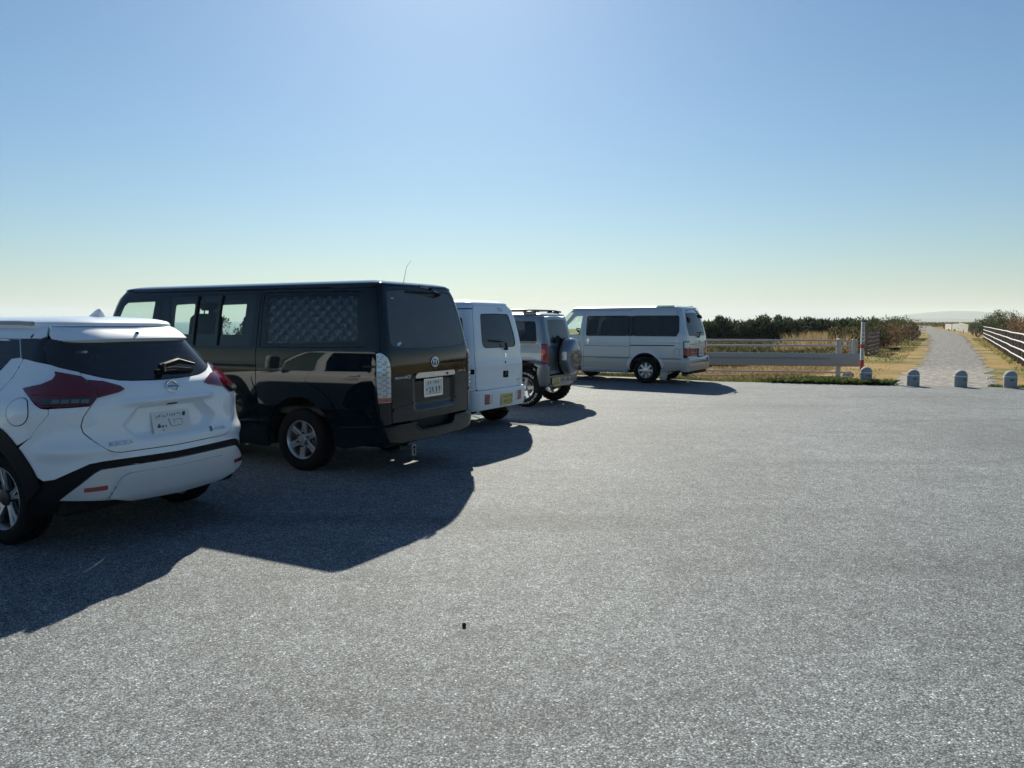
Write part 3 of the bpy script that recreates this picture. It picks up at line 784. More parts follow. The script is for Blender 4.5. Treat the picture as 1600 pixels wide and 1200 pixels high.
    h2 = N.new('ShaderNodeMapRange'); L.new(v2.outputs['Distance'], h2.inputs[0]); h2.inputs[1].default_value = 0; h2.inputs[2].default_value = .7; h2.inputs[3].default_value = .45; h2.inputs[4].default_value = 0
    ha = N.new('ShaderNodeMath'); ha.operation = 'ADD'; L.new(h1b.outputs[0], ha.inputs[0]); L.new(h2.outputs[0], ha.inputs[1])
    bp = N.new('ShaderNodeBump'); bp.inputs['Strength'].default_value = .5; bp.inputs['Distance'].default_value = .003; L.new(ha.outputs[0], bp.inputs['Height']); L.new(bp.outputs[0], b.inputs['Normal'])
    return m
EDGE = [(-60, 40), (-30, 32), (-3, 24.6), (1.0, 23.1), (3.6, 21.4), (5.5, 19.95), (8.8, 19.05), (11.9, 18.1), (20, 15.9), (60, 5)]
def edge_y(x):
    return np.interp(x, [p[0] for p in EDGE], [p[1] for p in EDGE])
def jag(pts, step, amp, seed):
    r = np.random.default_rng(seed); out = []
    for a, b in zip(pts[:-1], pts[1:]):
        n = max(1, int(math.dist(a, b) / step))
        for k in range(n):
            t = k / n; out.append((a[0] + (b[0] - a[0]) * t, a[1] + (b[1] - a[1]) * t + r.normal() * amp))
    return out + [pts[-1]]
ep = jag(EDGE[1:-1], .16, .022, 3); ring = [(60, -140), (60, 5)] + ep[::-1] + [(-60, 40), (-60, -140)]
n_ = len(ring)
lot = mesh_obj('parking_lot', [(x, y, 0) for x, y in ring] + [(x, y, -.10) for x, y in ring], [tuple(range(n_))] + [(i, i + n_, (i + 1) % n_ + n_, (i + 1) % n_) for i in range(n_)], asphalt_mat(), smooth=False)
kind(lot, 'structure')

# path axis: leaves the lot between the bollards, bears off to the right towards the hills
PATH = [(9.2, 16.4), (10.3, 18.3), (13.6, 23.8), (17.7, 30.8), (22.6, 39.5), (31.5, 55.5), (41.8, 73.8), (57, 102), (74.5, 137), (118, 222), (160, 313), (230, 470), (420, 900)]
PW = [1.15, 1.1, 1.05, 1.05, 1.1, 1.25, 1.5, 1.65, 1.8, 2.0, 2.0, 2.2, 2.5]
def path_dist(x, y):
    """signed distance from the path axis (left positive) and distance along it"""
    x = np.asarray(x, float); y = np.asarray(y, float); best = np.full(x.shape, 1e9); al = np.zeros(x.shape); acc = 0.0
    for (a, b) in zip(PATH[:-1], PATH[1:]):
        a = np.array(a); b = np.array(b); d = b - a; l = np.linalg.norm(d); u = d / l
        t = np.clip((x - a[0]) * u[0] + (y - a[1]) * u[1], 0, l); px, py = x - a[0] - t * u[0], y - a[1] - t * u[1]
        dd = np.hypot(px, py) * np.where(u[0] * py - u[1] * px > 0, 1, -1)
        k = np.abs(dd) < np.abs(best); best = np.where(k, dd, best); al = np.where(k, acc + t, al); acc += l
    return best, al
def land_z(x, y):
    d, a = path_dist(x, y)
    z = -.03 - .17 * sstep(4.0, 7.0, np.abs(d)) * sstep(.8, 2.2, y - edge_y(x))
    z = z + .05 * np.sin(x * .9 + y * .5) * np.sin(y * .7 - x * .3) * sstep(4, 9, np.abs(d)) * sstep(2, 6, y - edge_y(x)) * sstep(400, 200, y)
    z = np.where(y < edge_y(x) + .35, -.045, z)
    coast = sstep(70, 130, d) * sstep(30, 70, y)
    return z - 4.5 * coast
gx = np.concatenate([-np.geomspace(9000, 70, 34), np.arange(-66, 90.1, .8), np.geomspace(94, 9000, 40)])
gy = np.concatenate([-np.geomspace(9000, 45, 22), np.arange(-40, 14, 4.0), np.arange(15, 110, .8), np.geomspace(112, 9000, 48)])
GX, GY = np.meshgrid(gx, gy); GZ = land_z(GX, GY)
nx_, ny_ = len(gx), len(gy)
land_F = [(j * nx_ + i, j * nx_ + i + 1, (j + 1) * nx_ + i + 1, (j + 1) * nx_ + i) for j in range(ny_ - 1) for i in range(nx_ - 1)]
def land_mat():
    m, N, L, b = nodes_of('dune_soil')
    tc = N.new('ShaderNodeTexCoord')
    def noise(s, d=6, r=.6):
        n = N.new('ShaderNodeTexNoise'); n.inputs['Scale'].default_value = s; n.inputs['Detail'].default_value = d; n.inputs['Roughness'].default_value = r; L.new(tc.outputs['Object'], n.inputs['Vector']); return n
    a, c, f = noise(.28), noise(1.7), noise(22, 8, .75)
    r1 = N.new('ShaderNodeValToRGB'); L.new(a.outputs['Fac'], r1.inputs[0]); e = r1.color_ramp.elements
    e[0].position = .36; e[0].color = (.10, .12, .035, 1); e[1].position = .62; e[1].color = (.37, .225, .085, 1); q = e.new(.48); q.color = (.24, .185, .06, 1)
    r2 = N.new('ShaderNodeValToRGB'); L.new(c.outputs['Fac'], r2.inputs[0]); e = r2.color_ramp.elements
    e[0].position = .42; e[0].color = (.38, .33, .27, 1); e[1].position = .60; e[1].color = (.22, .17, .09, 1)
    mx = N.new('ShaderNodeMix'); mx.data_type = 'RGBA'; mr = N.new('ShaderNodeMapRange'); L.new(c.outputs['Fac'], mr.inputs[0]); mr.inputs[1].default_value = .5; mr.inputs[2].default_value = .66; mr.inputs[4].default_value = .7
    L.new(mr.outputs[0], mx.inputs[0]); L.new(r1.outputs[0], mx.inputs[6]); L.new(r2.outputs[0], mx.inputs[7])
    m2 = N.new('ShaderNodeMix'); m2.data_type = 'RGBA'; m2.blend_type = 'MULTIPLY'; m2.inputs[0].default_value = 1; fr = N.new('ShaderNodeMapRange'); L.new(f.outputs['Fac'], fr.inputs[0]); fr.inputs[1].default_value = .3; fr.inputs[2].default_value = .7; fr.inputs[3].default_value = .55; fr.inputs[4].default_value = 1.35
    L.new(mx.outputs[2], m2.inputs[6]); L.new(fr.outputs[0], m2.inputs[7]); L.new(m2.outputs[2], b.inputs['Base Color']); b.inputs['Roughness'].default_value = .95; b.inputs['Specular IOR Level'].default_value = .1
    bp = N.new('ShaderNodeBump'); bp.inputs['Strength'].default_value = .8; bp.inputs['Distance'].default_value = .03; L.new(f.outputs['Fac'], bp.inputs['Height']); L.new(bp.outputs[0], b.inputs['Normal'])
    return m
land = mesh_obj('ground', np.stack([GX.ravel(), GY.ravel(), GZ.ravel()], 1), land_F, land_mat()); kind(land, 'structure')

def path_mat():
    m, N, L, b = nodes_of('gravel')
    tc = N.new('ShaderNodeTexCoord'); at = N.new('ShaderNodeAttribute'); at.attribute_name = 'along'
    v = N.new('ShaderNodeTexVoronoi'); v.inputs['Scale'].default_value = 14; L.new(tc.outputs['Object'], v.inputs['Vector'])
    s = N.new('ShaderNodeSeparateColor'); L.new(v.outputs['Color'], s.inputs[0])
    n = N.new('ShaderNodeTexNoise'); n.inputs['Scale'].default_value = .8; n.inputs['Detail'].default_value = 7; L.new(tc.outputs['Object'], n.inputs['Vector'])
    n2 = N.new('ShaderNodeTexNoise'); n2.inputs['Scale'].default_value = 5; n2.inputs['Detail'].default_value = 7; L.new(tc.outputs['Object'], n2.inputs['Vector'])
    g = N.new('ShaderNodeValToRGB'); L.new(s.outputs[0], g.inputs[0]); e = g.color_ramp.elements
    e[0].color = (.06, .064, .068, 1); e[1].color = (.36, .36, .345, 1); q = e.new(.7); q.color = (.135, .138, .138, 1)
    sd_ = N.new('ShaderNodeValToRGB'); L.new(n2.outputs['Fac'], sd_.inputs[0]); e = sd_.color_ramp.elements
    e[0].position = .38; e[0].color = (.12, .118, .112, 1); e[1].position = .64; e[1].color = (.36, .335, .30, 1)
    # sandy apron at the mouth of the path, ragged further on
    ad = N.new('ShaderNodeMath'); ad.operation = 'MULTIPLY_ADD'; L.new(n.outputs['Fac'], ad.inputs[0]); ad.inputs[1].default_value = -9; L.new(at.outputs['Fac'], ad.inputs[2])
    mr = N.new('ShaderNodeMapRange'); L.new(ad.outputs[0], mr.inputs[0]); mr.inputs[1].default_value = 4.5; mr.inputs[2].default_value = 8.5; mr.inputs[3].default_value = .85; mr.inputs[4].default_value = .12
    mx = N.new('ShaderNodeMix'); mx.data_type = 'RGBA'; L.new(mr.outputs[0], mx.inputs[0]); L.new(g.outputs[0], mx.inputs[6]); L.new(sd_.outputs[0], mx.inputs[7])
    L.new(mx.outputs[2], b.inputs['Base Color']); b.inputs['Roughness'].default_value = .85; b.inputs['Specular IOR Level'].default_value = .25
    bp = N.new('ShaderNodeBump'); bp.inputs['Strength'].default_value = .8; bp.inputs['Distance'].default_value = .03; L.new(v.outputs['Distance'], bp.inputs['Height']); L.new(bp.outputs[0], b.inputs['Normal'])
    return m
def build_path():
    r = np.random.default_rng(11); P = np.array(PATH); d = np.r_[0, np.cumsum(np.linalg.norm(np.diff(P, axis=0), axis=1))]
    t = np.concatenate([np.arange(0, 90, .5), np.geomspace(90, d[-1], 60)])
    X, Y, W = (np.interp(t, d, a) for a in (P[:, 0], P[:, 1], PW))
    ker = np.ones(9) / 9; sm = lambda a: np.r_[a[:4], np.convolve(a, ker, 'valid'), a[-4:]]
    X, Y = sm(X), sm(Y); tx, ty = np.gradient(X), np.gradient(Y); l = np.hypot(tx, ty); nx, ny = -ty / l, tx / l
    V = []; al = []
    jl, jr = np.cumsum(r.normal(0, .05, len(t))) * .0 + r.normal(0, .16, len(t)) * np.where(t < 90, 1, .5), r.normal(0, .16, len(t)) * np.where(t < 90, 1, .5)
    for i in range(len(t)):
        for k, o in ((-1, 0), (-.5, 0), (0, 0), (.5, 0), (1, 0)):
            w = W[i] * k + (jl[i] if k == 1 else jr[i] if k == -1 else 0)
            V.append((X[i] + nx[i] * w, Y[i] + ny[i] * w, -.020 + .012 * (1 - abs(k)))); al.append(t[i])
    keep = len(t)
    F = [(i * 5 + j, i * 5 + j + 1, (i + 1) * 5 + j + 1, (i + 1) * 5 + j) for i in range(keep - 1) for j in range(4)]
    F = [f[::-1] for f in F]
    V = [(x, y, min(z, -.012) if y < float(edge_y(x)) + .3 else z) for x, y, z in V]
    o = mesh_obj('gravel_path', V, F, path_mat())
    a = o.data.attributes.new('along', 'FLOAT', 'POINT'); a.data.foreach_set('value', np.array(al, np.float32))
    return kind(o, 'structure')
build_path()
# sea, far hills
m_sea, N, L, b = nodes_of('sea_water'); b.inputs['Base Color'].default_value = (.02, .05, .07, 1); b.inputs['Roughness'].default_value = .22
nn = N.new('ShaderNodeTexNoise'); nn.inputs['Scale'].default_value = .25; nn.inputs['Detail'].default_value = 6; bp = N.new('ShaderNodeBump'); bp.inputs['Strength'].default_value = .5; bp.inputs['Distance'].default_value = .6
tc = N.new('ShaderNodeTexCoord'); L.new(tc.outputs['Object'], nn.inputs['Vector']); L.new(nn.outputs['Fac'], bp.inputs['Height']); L.new(bp.outputs[0], b.inputs['Normal'])
kind(mesh_obj('sea', [(-9000, -9000, -3.2), (9000, -9000, -3.2), (9000, 9000, -3.2), (-9000, 9000, -3.2)], [(0, 1, 2, 3)], m_sea, smooth=False), 'structure')
def ridge(name, dist, a0, a1, h, seed, prof, depth=900):
    r = np.random.default_rng(seed); n = 160; A = np.radians(np.linspace(a0, a1, n)); f = np.zeros(n)
    for k in range(1, 12): f += np.sin(np.linspace(0, 1, n) * 2 * math.pi * k * .9 + r.uniform(0, 6.28)) / k ** 1.25
    f = (f - f.min()) / (f.max() - f.min()); env = np.interp(np.linspace(0, 1, n), [0, .2, .5, .85, 1], [.25, .6, 1, .8, .35])
    k_ = np.degrees(A); g = sum(w * np.exp(-((k_ - c) / sg) ** 2) for c, sg, w in prof)
    top = h * g * (.86 + .22 * f)
    V = []; rows = [(-.35, 0), (-.2, .35), (-.08, .78), (0, 1), (.12, .8), (.5, 0)]
    for k, zz in rows:
        for i in range(n):
            d = dist + k * depth; V.append((d * math.sin(A[i]), d * math.cos(A[i]), -1.5 + top[i] * zz * (1 + (.06 * r.normal() if 0 < zz < 1 else 0))))
    F = [(j * n + i, j * n + i + 1, (j + 1) * n + i + 1, (j + 1) * n + i) for j in range(len(rows) - 1) for i in range(n - 1)]
    return kind(mesh_obj(name, V, F, mat('wooded_hills', (.045, .065, .04), .95, vary=.4, vscale=.02)), 'structure')
ridge('hills', 7200, 6, 66, 74, 4, ((29.5, 3.6, .85), (36, 6, .55), (22, 5, .38), (46, 9, .6))); ridge('hills', 5200, 20, 70, 30, 9, ((27, 5, .7), (40, 8, .6), (55, 9, .7)))
# ------------------------------------------------------------------ black van
def build_black_van():
    S = HIACE; A = S.at; FR = front_fn(S)
    t = car_thing('hiace', 'black_van', 'black high-sided van with silver quilted shade in its side window', 'van')
    body = roof('body', t, M_BLACK, S, 1.93, .075, p=2.3)          # roof skin; every other panel hangs on the same root
    zt = 1.928; c0 = S.sx(0.0); c1 = S.sx(2.57)
    # --- quarter panels with arch, window opening and tail lamp cut-out
    lampo = [(.877, 1.248), (.846, 1.257), (.816, 1.248), (.771, 1.213), (.743, 1.161), (.728, 1.056), (.73, .77), (.862, .767), (.877, .987)]
    win = rp([(1.012, 1.305), (1.052, 1.868), (2.455, 1.878), (2.44, 1.285)], .035)
    ar = arc(c0, .33, .46, .46, 178, 8, 24)
    q = [(.838, zt), (.839, 1.70), (.839, 1.275), (.884, 1.262), (.884, .985), (.868, .757), (.735, .757), (.735, .55), (.80, .545), (1.0, .535), (1.43, .505)] + ar + [(2.482, .475), (2.482, zt)]
    qp = both('quarter_panel', t, M_BLACK, q, A, holes=[win], step=.04)
    gl = both('quarter_window', t, G_SHADE, rp([(1.016, 1.309), (1.056, 1.864), (2.451, 1.874), (2.436, 1.289)], .033), A, off=-.003, th=.004, step=.06)
    # blacked-out border of the glass
    both('window_border', gl[0] if False else t, M_GLOSSBLK, rp([(1.02, 1.313), (1.06, 1.86), (2.447, 1.87), (2.432, 1.293)], .03), A, holes=[rp([(1.115, 1.375), (1.128, 1.822), (2.40, 1.822), (2.37, 1.325)], .05)], off=-.008, th=.002, step=.06)
    # quilted thermal shade behind the glass: diamonds 0.145 m apart
    def quilt(u, v):
        P = A(u, v); a = (u * .80 + (v - 1.3)) / .125; b = (u * .80 - (v - 1.3)) / .125
        fa = np.abs(np.sin(np.pi * a)); fb = np.abs(np.sin(np.pi * b)); h = .020 * (fa * fb + 1e-6) ** .38
        h = h + .0015 * np.sin(31 * u + 17 * v) * np.sin(23 * v - 9 * u)
        return P + np.stack([0 * u, np.sign(u) * h, 0 * u], -1)
    foil = mat('quilted_foil', (.12, .145, .175), .30, metal=.8, vary=.12, vscale=9)
    both('quilted_shade', t, foil, rp([(1.03, 1.33), (1.07, 1.85), (2.42, 1.85), (2.41, 1.31)], .04), quilt, off=-.045, th=.01, step=.0125)
    # wheel arch flares
    fo = arc(c0, .33, .605, .605, 172, 20, 26); fi = arc(c0, .33, .455, .455, 10, 178, 26)
    both('wheel_arch_flare', t, M_BLACK, fo + fi, A, off=.010, th=.014, step=.02, bulge=.036)
    # rail cover and slide rail slot
    both('rail_cover', t, M_BLACK, rp([(1.05, 1.09), (1.055, 1.172), (2.474, 1.15), (2.474, 1.06)], .02), A, off=.004, th=.006, step=.05)
    both('slide_rail', t, M_PLASTIC, [(.888, 1.112), (.888, 1.132), (1.18, 1.129), (1.18, 1.109)], A, off=.002, th=.004)
    both('side_oval_patch', t, M_GLOSSBLK, rp([(1.09, .99), (1.16, 1.012), (1.26, 1.006), (1.29, .985), (1.18, .975)], .01), A, off=.006, th=.008, step=.03)  # small glossy black oval on each quarter panel
    # --- tail lamps: housing with rows of reflectors under a clear cover
    li = lambda k: [(.8 + (s - .8) * k, 1.01 + (z - 1.01) * (1 - (1 - k) * .35)) for s, z in lampo]
    lamps = both('tail_lamp', t, M_LED, li(1.0), A, off=.004, th=.03, step=.03)
    for sg, lp in ((1, lamps[0]), (-1, lamps[1])):
        for i in range(16):
            z = .835 + i * .0258; s1 = .868; s0 = .74 if z < 1.13 else .74 + (z - 1.13) * .75
            k = 3
            for j in range(k):
                a = s0 + (s1 - s0) * (j + .06) / k; b = s0 + (s1 - s0) * (j + .94) / k
                if a > .862 and z > 1.2: continue
                panel('lamp_cell', lp, M_CLEARL if (i + j) % 2 else M_LED, rp([(sg * a, z - .010), (sg * b, z - .010), (sg * b, z + .010), (sg * a, z + .010)], .004, 2), A, off=.010, th=.006, step=.05)
        panel('indicator_lens', lp, M_AMBER, rp([(sg * .737, .776), (sg * .858, .773), (sg * .860, .817), (sg * .737, .819)], .008), A, off=.014, th=.012, step=.03)
        panel('lamp_cover', lp, glass('lamp_cover_glass', (.86, .88, .90), refl=.06), [(sg * s, z) for s, z in li(.985)], A, off=.019, th=.004, step=.03)
    # --- tailgate
    tg = mir([(0, .556), (.712, .558), (.708, 1.10), (.735, 1.185), (.765, 1.228), (.812, 1.268), (.832, 1.31), (.833, 1.70), (.832, 1.922), (0, 1.926)])
    strip('tailgate_seal', t, M_SEAL, S, [(.722, .56), (.72, 1.10), (.745, 1.19), (.80, 1.262), (.836, 1.29), (.835, 1.70), (.822, 1.926)], -.016, .014)
    strip('tailgate_seal', t, M_SEAL, S, [(-.722, .56), (-.72, 1.10), (-.745, 1.19), (-.80, 1.262), (-.836, 1.29), (-.835, 1.70), (-.822, 1.926)], -.016, .014)
    rg = rp(mir([(0, 1.284), (.40, 1.289), (.715, 1.312, .09), (.718, 1.60, 0), (.69, 1.872, .05), (.35, 1.892, 0), (0, 1.899, 0)]), .02)
    gate = panel('tailgate', t, M_BLACK, tg, A, holes=[rg], step=.03)
    panel('rear_window', gate, G_DUSTY, [(s * .994, 1.59 + (z - 1.59) * .99) for s, z in rg], A, off=-.002, th=.004, step=.05)
    panel('lamp_garnish', gate, M_BRUSHED, rp([(.362, .983, .012), (.352, 1.018, .02), (.305, 1.038, .03), (-.36, 1.034, .02), (-.385, 1.02, .012), (-.385, .983, .012)], .01), A, off=.022, th=.05, bulge=.012, step=.02)
    panel('tailgate_handle', gate, M_CHROME, rp([(.06, .999), (.06, 1.012), (-.12, 1.012), (-.12, .999)], .005), A, off=.037, th=.01)
    panel('lock_button', gate, M_PLASTIC, arc(-.21, 1.006, .012, .012, 0, 360, 12)[:-1], A, off=.036, th=.008)
    panel('plate_ledge', gate, M_BLACK, rp([(.72 * .97, .70, .01), (.33, .745, .02), (-.40, .742, .02), (-.70, .735, .01), (-.70, .700, .01), (-.40, .715, .02), (.33, .715, .02), (.70, .672, .01)], .01), A, off=.010, th=.012, bulge=.006, step=.02)
    number_plate(gate, S, -.012, .868, .008, M_PLATEW, M_INKG, 2, frame=M_CHROME)
    em = MB()
    for (rx, rz, dz) in ((.068, .050, 0), (.024, .046, -.002), (.046, .017, .024)):
        em.tube(ring_pts(S, -.007, 1.138 + dz, rx, rz, .008), .0055, 8, closed=True)
    em.build('emblem', M_CHROME, gate, smooth=True)
    text_on('badge_lettering', gate, M_CHROME, S, 'REGIUS', .674, .992, .030, width=.16, shear=.2)
    text_on('badge_lettering', gate, M_CHROME, S, 'ACE', .515, .990, .048, width=.095, shear=.25)
    text_on('badge_lettering', gate, M_CHROME, S, 'SUPER GL', -.48, 1.004, .03, width=.17, shear=.2)
    panel('high_brake_lamp', gate, M_REDDK, rp([(-.01, 1.918), (-.01, 1.95), (-.22, 1.94), (-.22, 1.91)], .006), A, off=.008, th=.01)
    panel('washer_nozzle', gate, M_PLASTIC, arc(-.26, 1.915, .014, .014, 0, 360, 10)[:-1], A, off=.018, th=.02)
    wiper(gate, S, (-.33, 1.845), (-.20, 1.862), (.33, 1.868), (-.30, 1.868), .04)
    panel('sticker', gate, mat('pale_blue_sticker', (.35, .55, .70), .5), rp([(.62, 1.322), (.60, 1.352), (.555, 1.36), (.53, 1.352), (.55, 1.335), (.58, 1.32)], .008), A, off=.003, th=.002)
    panel('inspection_sticker', gate, M_LETTER, [(.575, 1.792), (.63, 1.792), (.63, 1.80), (.575, 1.80)], A, off=.002, th=.001)
    # --- rear bumper with a step in its middle
    bo = mir([(0, .345), (.60, .352), (.76, .375), (.90, .36), (1.30, .285), (1.42, .30), (1.44, .495), (1.0, .527), (.86, .533), (.50, .533), (.372, .532, ), (.352, .475), (.29, .444), (0, .440)])
    bp = panel('rear_bumper', t, M_BLACK, bo, A, off=.022, th=.06, step=.03, bulge=.012)
    for sg in (1, -1): strip('bumper_edge', bp, M_BLACK, S, [(sg * 1.42, .497), (sg * 1.0, .526), (sg * .86, .531), (sg * .50, .531), (sg * .375, .530), (sg * .352, .478), (sg * .29, .447), (0, .443)], .028, .009)  # round bar added along the rim to catch a sky highlight
    panel('bumper_step', bp, M_PLASTIC, mir([(0, .43), (.36, .43), (.36, .555), (0, .555)]), A, off=-.045, th=.01)
    st = [spt(S, s, .443, o) for s in np.linspace(-.36, .36, 12) for o in (.02, -.05)]
    mesh_obj('step_tread', st, [(2 * i, 2 * i + 2, 2 * i + 3, 2 * i + 1) for i in range(11)], M_PLASTIC, bp, smooth=False)
    h = MB(); h.box((-.98, .30, .245), (.16, .05, .05), bev=.006); h.box((-1.065, .30, .235), (.016, .075, .13), bev=.006)
    hk = h.build('tow_hook', mat('worn_zinc', (.30, .30, .30), .5, metal=.7, vary=.3), t)
    MB().lathe([(0, 0), (.016, 0), (.016, .004), (0, .004)], 14, axis='x', c=(-1.078, .30, .26)).build('hook_hole', M_DARK, hk)
    MB().box((-1.076, .30, .215), (.006, .014, .05)).build('hook_slot', M_DARK, hk)
    # --- sliding doors
    w2 = rp([(2.575, 1.295), (2.565, 1.868), (3.955, 1.852), (3.875, 1.285)], .035)
    sd_ = both('sliding_door', t, M_BLACK, [(2.492, .475), (2.492, zt - .004), (4.15, zt - .004), (4.08, 1.30), (4.06, .475)], A, holes=[w2], step=.05)
    for sg, d in ((1, sd_[0]), (-1, sd_[1])):
        panel('door_window', d, G_CLEAR, [(sg * (3.25 + (s - 3.25) * .995), 1.57 + (z - 1.57) * .99) for s, z in w2], A, off=-.003, th=.004, step=.08)
        # black ceramic band, sliding pane frames
        panel('window_border', d, M_GLOSSBLK, [(sg * s, z) for s, z in w2], A, off=-.007, th=.002, step=.08,
              holes=[[(sg * s, z) for s, z in rp([(2.70, 1.42), (2.70, 1.775), (3.065, 1.775), (3.065, 1.42)], .04)], [(sg * s, z) for s, z in rp([(3.15, 1.42), (3.15, 1.775), (3.425, 1.775), (3.425, 1.42)], .02)], [(sg * s, z) for s, z in rp([(3.51, 1.42), (3.51, 1.765), (3.845, 1.755), (3.83, 1.42)], .03)]])
        for s_ in (3.075, 3.46): strip('window_bar', d, M_PLASTIC, S, [(sg * s_, 1.30), (sg * s_, 1.85)], .004, .012)
        strip('door_rail_trim', d, M_PLASTIC, S, [(sg * 2.50, 1.091), (sg * 4.05, 1.083)], .0, .011)
        panel('door_handle', d, M_BLACK, rp([(sg * 3.83, 1.02), (sg * 3.98, 1.02), (sg * 3.98, 1.055), (sg * 3.83, 1.055)], .015), A, off=.03, th=.03, bulge=.01, step=.02)
    # --- front doors
    w3 = rp([(4.262, 1.30), (4.27, 1.80), (4.93, 1.79, .08), (5.10, 1.68, .08), (5.30, 1.32)], .035)
    f_arc = arc(c1, .33, .46, .46, 160, 20, 20)
    fd = both('front_door', t, M_BLACK, [(4.16, .80), (4.09, 1.30), (4.16, zt - .004), (4.90, zt - .004), (5.16, 1.80), (5.40, 1.28), (5.36, .80)], A, holes=[w3], step=.05)
    for sg, d in ((1, fd[0]), (-1, fd[1])):
        panel('door_window', d, G_CLEAR, [(sg * (4.75 + (s - 4.75) * .992), 1.55 + (z - 1.55) * .985) for s, z in w3], A, off=-.003, th=.004, step=.08)
        panel('door_handle', d, M_BLACK, rp([(sg * 4.20, 1.02), (sg * 4.35, 1.02), (sg * 4.35, 1.055), (sg * 4.20, 1.055)], .015), A, off=.03, th=.03, bulge=.01, step=.02)
        mirror(d, S, sg * 5.22, 1.30, M_BLACK, .20)
    both('front_wing', t, M_BLACK, [(4.07, .475), (4.07, .79), (5.37, .79), (5.42, .60), (5.30, .30), (c1 + .45, .33)] + f_arc[::-1] + [(c1 - .47, .475)], A, step=.05)
    both('sill', t, M_BLACK, [(c0 + .47, .225), (c0 + .49, .468), (c1 - .48, .468), (c1 - .46, .225)], A, off=-.004, step=.06)
    both('wheel_arch_flare', t, M_BLACK, arc(c1, .33, .585, .585, 170, 10, 24) + arc(c1, .33, .455, .455, 10, 170, 24), A, off=.010, th=.014, step=.035, bulge=.018)
    both('drip_rail', t, M_BLACK, [(.84, 1.905), (.84, 1.93), (4.9, 1.93), (4.9, 1.905)], A, off=.016, th=.02, step=.06)
    # --- front end
    L = S.L; w = L - 5.27
    panel('windscreen', t, G_CLEAR, rp([(-w + .05, 1.14), (w - .05, 1.14), (w + .02, 1.86), (-w - .02, 1.86)], .05), FR, th=.005, step=.06)
    panel('windscreen_pillar', t, M_BLACK, rp([(-w - .14, 1.10), (w + .14, 1.10), (w + .30, 1.928), (-w - .30, 1.928)], .01), FR, holes=[rp([(-w + .05, 1.14), (w - .05, 1.14), (w + .02, 1.86), (-w - .02, 1.86)], .05)], off=-.006, step=.05)
    panel('front_panel', t, M_BLACK, [(-w - .10, .56), (w + .10, .56), (w + .05, 1.135), (-w - .05, 1.135)], FR, step=.06)
    for sg in (1, -1): panel('headlamp', t, M_CLEARL, rp([(sg * .42, .78), (sg * .44, .96), (sg * .86, 1.05), (sg * .90, .80)], .04), FR, off=.012, th=.03, step=.05)
    panel('grille', t, M_CHROME, rp([(-.38, .80), (.38, .80), (.38, .93), (-.38, .93)], .03), FR, off=.012, th=.02)
    panel('front_bumper', t, M_BLACK, [(-w - .2, .24), (w + .2, .24), (w + .2, .55), (-w - .2, .55)], FR, off=.03, th=.06, bulge=.01, step=.06)
    # --- inside, wheels, running gear
    underbody(t, -1.02, 3.35, .76, .24, .42, (0, 2.57), .33)
    wheel_wells(t, (0, 2.57), .80, .335, .20)
    place_wheels(t, (0, 2.57), .80, .33, .20, .205, 'hiace')
    MB().box((1.2, 0, .62), (4.2, 1.5, .08), bev=.02).build('cabin_floor', M_TRIM, t)
    MB().box((3.02, 0, 1.10), (.42, 1.42, .28), bev=.09).build('dashboard', M_TRIM, t, smooth=True, angle=60)
    for y in (.40, -.40): seat(t, 2.18, y, 1.02, h=.58, tilt=12)
    for y in (.44, -.10, -.45): seat(t, .95, y, .98, h=.60, tilt=18)
    steering(t, 2.62, -.40, 1.28)
    MB().box((.05, 0, 1.02), (1.6, 1.42, .5), bev=.05).build('bed_platform', M_TRIM, t)
    MB().box((.42, 0, 1.45), (.04, 1.40, .9), bev=.01).build('curtain', M_SEAT, t)
    MB().tube([(-.62, -.17, 1.99), (-.64, -.20, 2.16), (-.68, -.24, 2.24)], [.003, .002, .0012], 6).build('aerial', M_PLASTIC, t, smooth=True)
    return t
build_black_van()
